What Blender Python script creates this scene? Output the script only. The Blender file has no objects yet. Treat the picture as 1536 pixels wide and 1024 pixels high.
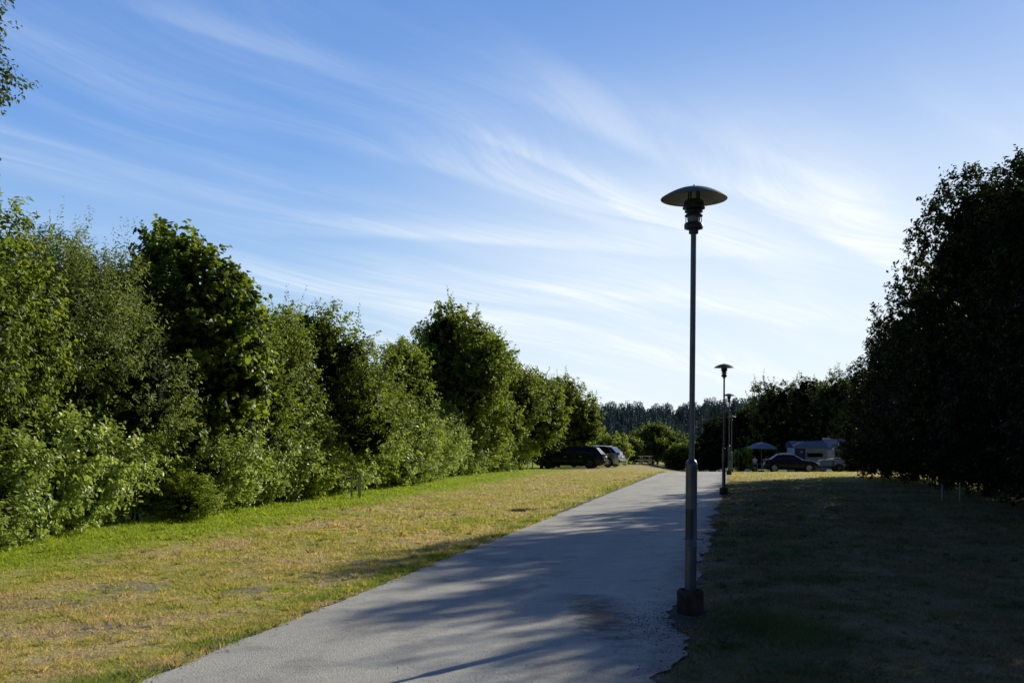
import bpy, bmesh, math, random
import numpy as np
from mathutils import Vector, Matrix, Euler

random.seed(7)
rng = np.random.default_rng(7)
scene = bpy.context.scene
COL = scene.collection
PI = math.pi
R = math.radians

# ------------------------------------------------------------------ frame of reference
# +Y is the way the camera looks, +X right, eye 1.6 m above the road.
F, HZ, CX, EYE = 1500.0, 663.0, 768.0, 1.6      # focal length and horizon, in photo pixels
SLOPE = 0.2257                                   # the road drifts right by this much per metre
SUN_AZ, SUN_EL = R(41.8), R(22.5)                # azimuth clockwise from +Y
SUN = Vector((math.sin(SUN_AZ)*math.cos(SUN_EL), math.cos(SUN_AZ)*math.cos(SUN_EL), math.sin(SUN_EL)))

def px(x, d):
    return (x - CX) / F * d
def road_left(y):
    return -2.47 + SLOPE*(y - 6.65)
def road_right(y):
    return 1.10 + SLOPE*(y - 7.12)
def hedge_x(y):
    pts = [(-20, -15.0), (14.8, -7.7), (22.4, -6.05), (28.5, -4.85), (49, -2.6), (62, 1.2), (80, 6.5), (120, 14)]
    ys = [p[0] for p in pts]; xs = [p[1] for p in pts]
    return np.interp(y, ys, xs)
def sst(a, b, x):
    t = np.clip((x - a)/(b - a), 0, 1)
    return t*t*(3 - 2*t)
def height(x, y):
    x = np.asarray(x, float); y = np.asarray(y, float)
    k = 0.0095 + (0.0285 - 0.0095)*sst(-5.0, 0.0, x - road_left(y))
    u = np.clip(np.minimum(y, 110) - 53, -4, None)
    soft = np.where(u < 4, (u + 4)**2/16.0, u)
    return -k*soft - 0.06*np.clip(np.minimum(y, 230) - 110, 0, None)
def gz(x, y):
    return float(height(x, y))

# ------------------------------------------------------------------ object helpers
def tag(o, label=None, cat=None, group=None, kind=None):
    if label: o['label'] = label
    if cat: o['category'] = cat
    if group: o['group'] = group
    if kind: o['kind'] = kind
    return o
def thing(name, label, cat, loc=(0, 0, 0), rotz=0, group=None):
    o = bpy.data.objects.new(name, None); COL.objects.link(o)
    o.empty_display_size = 0.2
    o.location = loc; o.rotation_euler = (0, 0, rotz)
    return tag(o, label, cat, group)
def link(name, me, mat=None, parent=None):
    o = bpy.data.objects.new(name, me); COL.objects.link(o)
    if mat is not None:
        me.materials.clear(); me.materials.append(mat)
    if parent is not None: o.parent = parent
    return o
def dup(root, loc, rotz=0, label=None, scale=None, group=None):
    r = root.copy(); COL.objects.link(r)
    r.location = loc; r.rotation_euler = (0, 0, rotz)
    if scale is not None: r.scale = (scale, scale, scale) if not hasattr(scale, '__len__') else scale
    if label: r['label'] = label
    if group: r['group'] = group
    for ch in list(root.children):
        c = ch.copy(); COL.objects.link(c); c.parent = r
        for g in ch.children:
            e = g.copy(); COL.objects.link(e); e.parent = c
    return r
def bm_obj(name, bm, mat, parent=None, smooth=None):
    bmesh.ops.recalc_face_normals(bm, faces=bm.faces)
    me = bpy.data.meshes.new(name); bm.to_mesh(me); bm.free()
    if smooth:
        me.polygons.foreach_set('use_smooth', [True]*len(me.polygons))
        me.set_sharp_from_angle(angle=R(smooth))
    return link(name, me, mat, parent)
def np_mesh(name, verts, faces, tint=None):
    me = bpy.data.meshes.new(name)
    verts = np.ascontiguousarray(verts, np.float32); faces = np.ascontiguousarray(faces, np.int32)
    k = faces.shape[1]; nf = len(faces)
    me.vertices.add(len(verts)); me.vertices.foreach_set('co', verts.ravel())
    me.loops.add(nf*k); me.loops.foreach_set('vertex_index', faces.ravel())
    me.polygons.add(nf); me.polygons.foreach_set('loop_start', np.arange(0, nf*k, k, dtype=np.int32))
    if tint is not None:
        a = me.attributes.new('tint', 'FLOAT', 'POINT'); a.data.foreach_set('value', np.ascontiguousarray(tint, np.float32))
    me.update(calc_edges=True)
    return me
def box(bm, c, s, rot=None, bevel=0.0):
    r = bmesh.ops.create_cube(bm, size=1.0); vs = r['verts']
    M = Matrix.Translation(c) @ (Euler(rot).to_matrix().to_4x4() if rot else Matrix()) @ Matrix.Diagonal((*s, 1))
    bmesh.ops.transform(bm, matrix=M, verts=vs)
    if bevel:
        es = list({e for v in vs for e in v.link_edges})
        bmesh.ops.bevel(bm, geom=es, offset=bevel, segments=2, affect='EDGES', profile=0.6)
def tube(bm, p0, p1, r0, r1=None, n=10, caps=True):
    p0 = Vector(p0); p1 = Vector(p1); r1 = r0 if r1 is None else r1
    d = p1 - p0
    q = d.to_track_quat('Z', 'Y')
    rings = []
    for p, r in ((p0, r0), (p1, r1)):
        rings.append([bm.verts.new(p + q @ Vector((r*math.cos(2*PI*i/n), r*math.sin(2*PI*i/n), 0))) for i in range(n)])
    for i in range(n):
        bm.faces.new((rings[0][i], rings[0][(i+1) % n], rings[1][(i+1) % n], rings[1][i]))
    if caps:
        bm.faces.new(rings[0][::-1]); bm.faces.new(rings[1])
def polytube(bm, pts, rads, n=8):
    pts = [Vector(p) for p in pts]
    prev = None
    for i, p in enumerate(pts):
        a = pts[max(0, i-1)]; b = pts[min(len(pts)-1, i+1)]
        q = (b - a).to_track_quat('Z', 'Y')
        ring = [bm.verts.new(p + q @ Vector((rads[i]*math.cos(2*PI*k/n), rads[i]*math.sin(2*PI*k/n), 0))) for k in range(n)]
        if prev:
            best = min(range(n), key=lambda s: (ring[s].co - prev[0].co).length)
            ring = ring[best:] + ring[:best]
            for k in range(n):
                bm.faces.new((prev[k], prev[(k+1) % n], ring[(k+1) % n], ring[k]))
        else:
            bm.faces.new(ring[::-1])
        prev = ring
    bm.faces.new(prev)
def lathe(bm, prof, n=24, axis='Z', at=(0, 0, 0), closed=False, caps=True):
    at = Vector(at); rings = []
    for r, z in prof:
        ring = []
        for i in range(n):
            a = 2*PI*i/n
            if axis == 'Z': v = Vector((r*math.cos(a), r*math.sin(a), z))
            elif axis == 'Y': v = Vector((r*math.cos(a), z, r*math.sin(a)))
            ring.append(bm.verts.new(at + v))
        rings.append(ring)
    m = len(rings)
    for j in range(m if closed else m-1):
        a, b = rings[j], rings[(j+1) % m]
        for i in range(n):
            bm.faces.new((a[i], a[(i+1) % n], b[(i+1) % n], b[i]))
    if not closed and caps:
        if prof[0][0] > 1e-4: bm.faces.new(rings[0][::-1])
        if prof[-1][0] > 1e-4: bm.faces.new(rings[-1])
    bmesh.ops.remove_doubles(bm, verts=bm.verts, dist=1e-5)
def grid_faces(bm, rows, close_u=False):
    for j in range(len(rows)-1):
        a, b = rows[j], rows[j+1]; n = len(a)
        for i in range(n if close_u else n-1):
            bm.faces.new((a[i], a[(i+1) % n], b[(i+1) % n], b[i]))

# ------------------------------------------------------------------ material helpers
class NT:
    def __init__(s, tree): s.t = tree; s.n = tree.nodes; s.l = tree.links
    def new(s, typ, **kw):
        nd = s.n.new(typ)
        for k, v in kw.items(): setattr(nd, k, v)
        return nd
    def put(s, sock, v):
        if hasattr(v, 'is_output') or isinstance(v, bpy.types.NodeSocket): s.l.new(v, sock)
        else:
            if isinstance(v, (tuple, list)) and len(v) == 3 and len(sock.default_value) == 4: v = (*v, 1)
            sock.default_value = v
    def math(s, op, a, b=0.0, c=None, clamp=False):
        nd = s.new('ShaderNodeMath', operation=op); nd.use_clamp = clamp
        s.put(nd.inputs[0], a); s.put(nd.inputs[1], b)
        if c is not None: s.put(nd.inputs[2], c)
        return nd.outputs[0]
    def step(s, v, lo, hi, o0=0.0, o1=1.0):
        nd = s.new('ShaderNodeMapRange', interpolation_type='SMOOTHSTEP')
        s.put(nd.inputs[0], v); s.put(nd.inputs[1], lo); s.put(nd.inputs[2], hi); s.put(nd.inputs[3], o0); s.put(nd.inputs[4], o1)
        return nd.outputs[0]
    def noise(s, vec, scale, detail=3.0, rough=0.55, dist=0.0, out=0):
        nd = s.new('ShaderNodeTexNoise')
        s.put(nd.inputs['Vector'], vec); s.put(nd.inputs['Scale'], scale); s.put(nd.inputs['Detail'], detail)
        s.put(nd.inputs['Roughness'], rough); s.put(nd.inputs['Distortion'], dist)
        return nd.outputs[out]
    def voro(s, vec, scale, feature='F1', out='Distance'):
        nd = s.new('ShaderNodeTexVoronoi', feature=feature)
        s.put(nd.inputs['Vector'], vec); s.put(nd.inputs['Scale'], scale)
        return nd.outputs[out]
    def mix(s, f, a, b, blend='MIX'):
        nd = s.new('ShaderNodeMix', data_type='RGBA', blend_type=blend)
        s.put(nd.inputs[0], f); s.put(nd.inputs[6], a); s.put(nd.inputs[7], b)
        return nd.outputs[2]
    def ramp(s, f, stops):
        nd = s.new('ShaderNodeValToRGB'); el = nd.color_ramp.elements
        while len(el) < len(stops): el.new(0.5)
        for e, (p, c) in zip(el, stops): e.position = p; e.color = (*c, 1)
        s.put(nd.inputs[0], f); return nd.outputs[0]
    def pos(s): return s.new('ShaderNodeNewGeometry').outputs['Position']
    def obj(s): return s.new('ShaderNodeTexCoord').outputs['Object']
    def xyz(s, v):
        nd = s.new('ShaderNodeSeparateXYZ'); s.put(nd.inputs[0], v); return nd.outputs
    def comb(s, x, y, z):
        nd = s.new('ShaderNodeCombineXYZ')
        for i, v in enumerate((x, y, z)): s.put(nd.inputs[i], v)
        return nd.outputs[0]
    def bump(s, h, strength=0.3, dist=0.02):
        nd = s.new('ShaderNodeBump'); s.put(nd.inputs['Strength'], strength); s.put(nd.inputs['Distance'], dist); s.put(nd.inputs['Height'], h)
        return nd.outputs[0]
def material(name):
    m = bpy.data.materials.new(name); m.use_nodes = True
    nt = NT(m.node_tree); b = m.node_tree.nodes['Principled BSDF']
    return m, nt, b
def simple(name, col, rough=0.5, metal=0.0, var=0.25, scale=12.0, spec=0.5, coat=0.0, bump=0.0):
    m, nt, b = material(name)
    n = nt.noise(nt.obj(), scale, 5)
    lo = tuple(c*(1-var) for c in col); hi = tuple(min(1, c*(1+var)) for c in col)
    nt.put(b.inputs['Base Color'], nt.ramp(n, [(0.3, lo), (0.7, hi)]))
    nt.put(b.inputs['Roughness'], nt.step(n, 0.2, 0.8, rough*0.85, min(1, rough*1.15)))
    b.inputs['Metallic'].default_value = metal
    b.inputs['Specular IOR Level'].default_value = spec
    if coat:
        b.inputs['Coat Weight'].default_value = coat; b.inputs['Coat Roughness'].default_value = 0.06
    if bump: nt.put(b.inputs['Normal'], nt.bump(n, bump, 0.01))
    return m
def foliage(name, dark, mid, light, trans=0.28, rough=0.5, spec=0.4, lit=(0.46, 0.54, 0.05)):
    m, nt, b = material(name)
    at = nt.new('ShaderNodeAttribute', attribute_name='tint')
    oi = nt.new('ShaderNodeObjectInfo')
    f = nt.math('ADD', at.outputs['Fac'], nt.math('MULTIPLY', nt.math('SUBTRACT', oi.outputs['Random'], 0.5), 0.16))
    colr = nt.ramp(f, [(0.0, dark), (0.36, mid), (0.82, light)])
    nt.put(b.inputs['Base Color'], colr); b.inputs['Roughness'].default_value = rough
    nt.put(b.inputs['Specular IOR Level'], nt.step(at.outputs['Fac'], 0.02, 0.30, 0.02, spec))
    tr = nt.new('ShaderNodeBsdfTranslucent'); nt.put(tr.inputs[0], nt.mix(nt.math('MULTIPLY', nt.step(f, 0.0, 0.5), 0.6), colr, lit))
    mx = nt.new('ShaderNodeMixShader'); mx.inputs[0].default_value = trans
    out = m.node_tree.nodes['Material Output']
    nt.l.new(b.outputs[0], mx.inputs[1]); nt.l.new(tr.outputs[0], mx.inputs[2]); nt.l.new(mx.outputs[0], out.inputs[0])
    return m

# ------------------------------------------------------------------ world, sun, camera
SEED_A, SEED_B = 8.1, 6.6
WISPS = [((-0.171, 2.377), (0.342, 2.98), 0.075, 0.46, -0.16), ((-0.737, 1.79), (-0.36, 2.12), 0.07, 0.34, -0.05),
         ((0.407, 2.63), (1.344, 3.525), 0.20, 0.75, -0.25), ((-0.9, 3.09), (0.55, 3.39), 0.17, 0.5, 0.10),
         ((0.1, 2.75), (0.95, 3.60), 0.22, 0.45, -0.2), ((-0.15, 2.05), (0.60, 2.75), 0.16, 0.36, -0.1),
         ((-0.55, 2.35), (0.35, 3.2), 0.14, 0.30, -0.12), ((0.25, 2.15), (1.2, 3.2), 0.20, 0.34, -0.2), ((-0.2, 3.7), (1.6, 4.6), 0.35, 0.45, -0.1), ((-1.6, 3.6), (0.3, 4.2), 0.3, 0.35, 0.1)]
def make_world():
    w = bpy.data.worlds.new('World'); scene.world = w; w.use_nodes = True
    nt = NT(w.node_tree); bg = w.node_tree.nodes['Background']
    sky = nt.new('ShaderNodeTexSky', sky_type='NISHITA')
    sky.sun_disc = False; sky.sun_elevation = SUN_EL; sky.sun_rotation = SUN_AZ
    sky.altitude = 300; sky.air_density = 1.0; sky.dust_density = 0.6; sky.ozone_density = 2.0
    d = nt.new('ShaderNodeTexCoord').outputs['Generated']
    x, y, z = nt.xyz(d)
    zc = nt.math('ADD', nt.math('MAXIMUM', z, 0.0), 0.10)
    pxx = nt.math('DIVIDE', x, zc); pyy = nt.math('DIVIDE', y, zc)
    a = R(42)
    def rot(px_, py_, a):
        u = nt.math('ADD', nt.math('MULTIPLY', px_, math.sin(a)), nt.math('MULTIPLY', py_, math.cos(a)))
        v = nt.math('SUBTRACT', nt.math('MULTIPLY', px_, math.cos(a)), nt.math('MULTIPLY', py_, math.sin(a)))
        return u, v
    u, v = rot(pxx, pyy, a)
    wv = nt.noise(nt.comb(nt.math('MULTIPLY', u, 0.35), nt.math('MULTIPLY', v, 0.5), 3.1), 1.0, 2)
    v1 = nt.math('ADD', v, nt.math('MULTIPLY', wv, 1.5))
    fib = nt.noise(nt.comb(nt.math('MULTIPLY', u, 0.34), nt.math('MULTIPLY', v1, 2.3), SEED_A), 1.0, 7, 0.56, 0.25)
    band = nt.noise(nt.comb(nt.math('MULTIPLY', u, 0.22), nt.math('MULTIPLY', v1, 0.75), SEED_B), 1.0, 3, 0.5, 0.2)
    fine = nt.noise(nt.comb(nt.math('MULTIPLY', u, 1.1), nt.math('MULTIPLY', v1, 11.0), 5.0), 1.0, 7, 0.68, 0.9)
    soft = nt.noise(nt.comb(nt.math('MULTIPLY', u, 0.6), nt.math('MULTIPLY', v1, 1.2), 2.0), 1.0, 4, 0.6, 0.6)
    c = nt.math('MULTIPLY', nt.step(fib, 0.38, 0.77), nt.step(band, 0.36, 0.65))
    c = nt.math('MULTIPLY', c, nt.step(fine, 0.28, 0.72, 0.45, 1.35))
    # single long wisps of cirrus, each a soft streak between two points of the cloud layer
    def wisp(A, B, width, strength, bow):
        A = Vector(A); B = Vector(B); d = (B - A); ln = d.length; d = d/ln
        al = nt.math('ADD', nt.math('MULTIPLY', nt.math('SUBTRACT', pxx, A.x), d.x/ln), nt.math('MULTIPLY', nt.math('SUBTRACT', pyy, A.y), d.y/ln))
        ac = nt.math('SUBTRACT', nt.math('MULTIPLY', nt.math('SUBTRACT', pxx, A.x), d.y), nt.math('MULTIPLY', nt.math('SUBTRACT', pyy, A.y), d.x))
        ac = nt.math('ADD', ac, nt.math('MULTIPLY', nt.math('MULTIPLY', al, nt.math('SUBTRACT', 1.0, al)), bow))
        ac = nt.math('ADD', ac, nt.math('MULTIPLY', nt.math('SUBTRACT', soft, 0.5), width*1.6))
        w1 = nt.math('MULTIPLY', nt.step(ac, -width*0.5, 0.0), nt.step(ac, 0.0, width*1.6, 1.0, 0.0))
        w2 = nt.math('MULTIPLY', nt.step(al, -0.1, 0.4), nt.step(al, 0.55, 1.6, 1.0, 0.0))
        return nt.math('MULTIPLY', nt.math('MULTIPLY', w1, w2), nt.math('MULTIPLY', nt.step(fine, 0.28, 0.72, 0.5, 1.3), strength))
    for wdef in WISPS: c = nt.math('ADD', c, wisp(*wdef))
    sh = Vector((math.sin(R(24)), math.cos(R(24)), 0.12)).normalized()
    g = nt.math('ADD', nt.math('ADD', nt.math('MULTIPLY', x, sh.x), nt.math('MULTIPLY', y, sh.y)), nt.math('MULTIPLY', z, sh.z))
    veil = nt.math('MULTIPLY', nt.step(g, 0.80, 1.0), nt.step(z, 0.16, 0.42, 1.0, 0.12))
    low = nt.step(z, 0.0, 0.30, 1.0, 0.0)
    c = nt.math('MULTIPLY', c, nt.math('ADD', 0.30, nt.math('ADD', nt.math('MULTIPLY', veil, 0.62), nt.math('MULTIPLY', low, 0.15))))
    base = nt.ramp(nt.math('MAXIMUM', z, 0.0), [(0.0, (0.70, 0.81, 0.87)), (0.07, (0.60, 0.75, 0.89)), (0.16, (0.37, 0.58, 0.88)), (0.29, (0.170, 0.375, 0.80)), (0.45, (0.105, 0.265, 0.68)), (1.0, (0.07, 0.18, 0.48))])
    # blend the physical sky with the clear evening gradient, both in absolute radiance
    phys = nt.mix(1.0, sky.outputs[0], (0.075, 0.08, 0.09), 'MULTIPLY')
    skyc = nt.mix(0.80, phys, base)
    skyc = nt.mix(nt.math('MULTIPLY', veil, 0.60), skyc, (0.84, 0.91, 0.95))
    skyc = nt.mix(nt.math('MINIMUM', c, 0.92), skyc, (0.92, 0.96, 0.98))
    # sky dimmed behind the camera and overhead to weaken the fill light
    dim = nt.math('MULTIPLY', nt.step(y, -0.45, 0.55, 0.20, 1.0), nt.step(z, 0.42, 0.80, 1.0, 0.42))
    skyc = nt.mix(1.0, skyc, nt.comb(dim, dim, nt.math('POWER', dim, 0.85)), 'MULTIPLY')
    below = nt.step(z, -0.02, 0.0)
    skyc = nt.mix(below, (0.10, 0.11, 0.08), skyc)
    # the world strength below sits in the range of a daylight Nishita sky
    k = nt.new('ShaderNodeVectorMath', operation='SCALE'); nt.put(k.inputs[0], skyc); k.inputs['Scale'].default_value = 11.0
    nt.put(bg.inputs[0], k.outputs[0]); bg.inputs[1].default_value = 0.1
make_world()

ld = bpy.data.lights.new('sun', 'SUN'); ld.energy = 5.0; ld.angle = R(0.5); ld.color = (1.0, 0.93, 0.79)
lo = bpy.data.objects.new('sun', ld); COL.objects.link(lo)
lo.rotation_euler = (-SUN).to_track_quat('-Z', 'Y').to_euler()

cam = bpy.data.cameras.new('camera'); co = bpy.data.objects.new('camera', cam); COL.objects.link(co)
cam.sensor_width = 36; cam.lens = 36*F/1536; cam.clip_end = 6000; cam.clip_start = 0.05
cam.shift_y = (HZ - 512)/1536
co.location = (0, 0, EYE); co.rotation_euler = (R(90), 0, 0)
scene.camera = co
scene.view_settings.view_transform = 'Standard'; scene.view_settings.look = 'None'
scene.view_settings.exposure = 0; scene.view_settings.gamma = 1
scene.cycles.max_bounces = 6; scene.cycles.transparent_max_bounces = 4

# ------------------------------------------------------------------ ground and road
def grass_colour(nt, p):
    x, y, z = nt.xyz(p)
    hx = nt.math('ADD', nt.math('MULTIPLY', nt.math('SUBTRACT', y, 14.8), 0.19), -7.6)
    h = nt.math('SUBTRACT', x, hx)
    n_big = nt.noise(p, 0.42, 4, 0.6); n_mid = nt.noise(p, 1.7, 4, 0.65); n_fine = nt.noise(p, 9.0, 4, 0.7)
    hh = nt.math('ADD', h, nt.math('MULTIPLY', nt.math('SUBTRACT', n_big, 0.5), 3.0))
    green_band = nt.step(hh, 1.3, 3.1, 1.0, 0.0)
    dry = nt.math('ADD', nt.math('MULTIPLY', n_big, 0.55), nt.math('ADD', nt.math('MULTIPLY', n_mid, 0.4), nt.math('MULTIPLY', n_fine, 0.25)))
    colr = nt.ramp(dry, [(0.36, (0.24, 0.32, 0.034)), (0.475, (0.44, 0.455, 0.072)), (0.58, (0.59, 0.51, 0.16)), (0.69, (0.66, 0.52, 0.29))])
    colr = nt.mix(nt.math('MULTIPLY', nt.step(n_fine, 0.5, 0.72), 0.3), colr, (0.26, 0.32, 0.04))
    el = nt.math('SUBTRACT', nt.math('ADD', nt.math('MULTIPLY', nt.math('SUBTRACT', y, 6.65), SLOPE), -2.47), x)
    weedy = nt.math('MULTIPLY', nt.math('MULTIPLY', nt.step(el, 0.2, 0.9, 1.0, 0.0), nt.step(el, -0.3, 0.0)), nt.step(nt.noise(p, 1.1, 3, 0.6), 0.47, 0.58))
    colr = nt.mix(nt.math('MULTIPLY', weedy, 0.8), colr, (0.22, 0.33, 0.03))
    colr = nt.mix(nt.math('MULTIPLY', green_band, 0.9), colr, nt.mix(n_mid, (0.27, 0.40, 0.022), (0.45, 0.54, 0.035)))
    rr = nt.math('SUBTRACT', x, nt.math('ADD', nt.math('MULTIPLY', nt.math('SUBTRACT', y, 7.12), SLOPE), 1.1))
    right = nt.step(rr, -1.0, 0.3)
    rcol = nt.ramp(dry, [(0.36, (0.060, 0.115, 0.028)), (0.50, (0.125, 0.155, 0.052)), (0.58, (0.205, 0.185, 0.090)), (0.70, (0.30, 0.24, 0.135))])  # right lawn tones darkened to carry the tree shade, up to the sunlit strip
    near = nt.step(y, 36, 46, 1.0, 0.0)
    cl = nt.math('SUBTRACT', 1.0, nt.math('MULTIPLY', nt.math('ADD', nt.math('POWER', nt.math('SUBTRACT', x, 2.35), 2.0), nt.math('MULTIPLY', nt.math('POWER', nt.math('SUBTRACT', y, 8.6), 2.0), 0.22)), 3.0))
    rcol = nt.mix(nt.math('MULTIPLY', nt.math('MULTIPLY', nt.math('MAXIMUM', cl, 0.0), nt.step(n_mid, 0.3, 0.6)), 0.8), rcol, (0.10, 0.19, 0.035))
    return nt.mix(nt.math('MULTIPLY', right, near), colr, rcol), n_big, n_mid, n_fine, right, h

BARE = [(-4.15, 11.0, 0.50, 0.55), (-4.5, 9.9, 0.45, 0.30), (-2.85, 10.9, 0.3, 0.35), (-3.5, 8.7, 0.4, 0.25), (-2.0, 13.5, 0.4, 0.4), (-4.6, 8.4, 0.4, 0.22)]
def make_ground_mat():
    m, nt, b = material('lawn')
    p = nt.pos()
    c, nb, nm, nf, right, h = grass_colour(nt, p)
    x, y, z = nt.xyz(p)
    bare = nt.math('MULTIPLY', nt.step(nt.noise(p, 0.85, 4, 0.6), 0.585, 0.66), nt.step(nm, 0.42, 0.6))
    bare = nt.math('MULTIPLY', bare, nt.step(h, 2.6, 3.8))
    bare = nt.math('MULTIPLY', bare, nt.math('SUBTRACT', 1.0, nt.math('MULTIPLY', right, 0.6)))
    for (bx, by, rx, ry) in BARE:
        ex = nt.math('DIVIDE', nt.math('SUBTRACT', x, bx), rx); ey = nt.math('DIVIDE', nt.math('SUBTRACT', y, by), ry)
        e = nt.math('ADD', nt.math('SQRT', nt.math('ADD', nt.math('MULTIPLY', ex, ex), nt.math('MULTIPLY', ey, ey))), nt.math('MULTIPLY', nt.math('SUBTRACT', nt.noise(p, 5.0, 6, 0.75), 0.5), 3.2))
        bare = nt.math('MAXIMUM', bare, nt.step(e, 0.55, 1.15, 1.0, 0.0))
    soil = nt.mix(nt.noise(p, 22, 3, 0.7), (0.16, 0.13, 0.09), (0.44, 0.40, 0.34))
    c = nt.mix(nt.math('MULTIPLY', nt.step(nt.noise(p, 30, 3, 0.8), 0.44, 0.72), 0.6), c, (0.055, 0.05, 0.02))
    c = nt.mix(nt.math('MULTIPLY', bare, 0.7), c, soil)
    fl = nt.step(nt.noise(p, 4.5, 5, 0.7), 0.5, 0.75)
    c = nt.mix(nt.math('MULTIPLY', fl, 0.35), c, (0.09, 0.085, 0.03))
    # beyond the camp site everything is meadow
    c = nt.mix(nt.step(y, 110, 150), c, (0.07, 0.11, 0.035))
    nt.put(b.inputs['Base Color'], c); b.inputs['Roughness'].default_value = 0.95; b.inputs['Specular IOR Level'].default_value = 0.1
    hgt = nt.math('ADD', nt.math('MULTIPLY', nt.noise(p, 26, 4, 0.75), 0.6), nt.noise(p, 7, 3, 0.6))
    nt.put(b.inputs['Normal'], nt.bump(hgt, 1.0, 0.06))
    return m
def bumps(x, y):
    """shallow lumps and hollows of the turf, fading out toward the road and the far field"""
    m = np.clip(np.minimum(np.abs(x - road_left(y)), np.abs(x - road_right(y))) - 0.25, 0, 1)
    inside = (x > road_left(y) - 0.25) & (x < road_right(y) + 0.25)
    m = np.where(inside, 0, m) * (1 - sst(48, 53, y))
    n = (np.sin(x*1.7 + y*0.6) * np.sin(y*1.3 - x*0.5 + 1.0)*0.018 + np.sin(x*4.1 + 0.7*y)*np.sin(y*3.3 + 2)*0.010
         + np.sin(x*9.3 - y*4.4)*np.sin(y*7.7 + x*3)*0.006)
    return n*m
def make_ground():
    def axis(lo_, hi_, st, far):
        c = list(np.arange(lo_, hi_ + 1e-6, st))
        s = st; v = hi_
        while v < far: s *= 1.35; v += s; c.append(v)
        s = st; v = lo_; pre = []
        while v > -far: s *= 1.35; v -= s; pre.append(v)
        return np.array(pre[::-1] + c)
    xs = axis(-16, 34, 0.2, 3000)
    ys = np.concatenate([axis(4, 30, 0.15, 0.0)[:0], np.arange(-40, 4, 2.0), np.arange(4, 34, 0.15), np.arange(34, 112, 0.4)])
    v = 112; s = 0.5; ext = []
    while v < 3500: ext.append(v); s *= 1.3; v += s
    ys = np.concatenate([[-2500, -900, -300, -110], ys, ext])
    X, Y = np.meshgrid(xs, ys)
    Z = height(X, Y) + bumps(X, Y)
    V = np.stack([X, Y, Z], -1).reshape(-1, 3)
    nx, ny = len(xs), len(ys)
    i = np.arange(ny-1)[:, None]*nx + np.arange(nx-1)[None, :]
    Fc = np.stack([i, i+1, i+nx+1, i+nx], -1).reshape(-1, 4)
    me = np_mesh('ground', V, Fc)
    me.polygons.foreach_set('use_smooth', [True]*len(me.polygons))
    o = link('ground', me, make_ground_mat()); tag(o, kind='structure')
make_ground()

def vn(t, seed):
    """1-D value noise"""
    r = np.random.default_rng(seed).uniform(-1, 1, 4096)
    t = np.asarray(t, float) + 500; i = np.floor(t).astype(int); f = t - i; f = f*f*(3-2*f)
    return r[i % 4096]*(1-f) + r[(i+1) % 4096]*f
def edge_right(y):
    e = 0.05*vn(y*0.9, 1) + 0.05*vn(y*2.7, 2) + 0.03*vn(y*7, 3)
    bite = (0.15*np.clip(vn(y*1.15, 4) - 0.1, 0, 1) + 0.10*np.clip(vn(y*3.1, 16), 0, 1) + 0.025*vn(y*11, 17))*(1 - sst(22, 40, y))
    near = 0.13*np.exp(-((y - 9.2)/0.8)**2)*(1 + 0.3*vn(y*4, 15))          # the crumbled edge round the first lamp
    return road_right(y) + 0.06 + e - bite - near
def edge_left(y):
    return road_left(y) + 0.02*vn(y*1.3, 5) + 0.018*vn(y*5, 6) + 0.012*vn(y*13, 7)
def strip(name, fl, fr, dz, mat, ys, nx):
    t = np.linspace(0, 1, nx)
    X = fl(ys)[:, None]*(1-t)[None] + fr(ys)[:, None]*t[None]
    Y = np.repeat(ys[:, None], nx, 1)
    Z = height(X, Y) + dz
    n = nx
    i = np.arange(len(ys)-1)[:, None]*n + np.arange(n-1)[None, :]
    Fc = np.stack([i, i+1, i+n+1, i+n], -1).reshape(-1, 4)
    V = np.stack([X, Y, Z], -1).reshape(-1, 3)
    o = link(name, np_mesh(name, V, Fc), mat); tag(o, kind='structure'); return o
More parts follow.
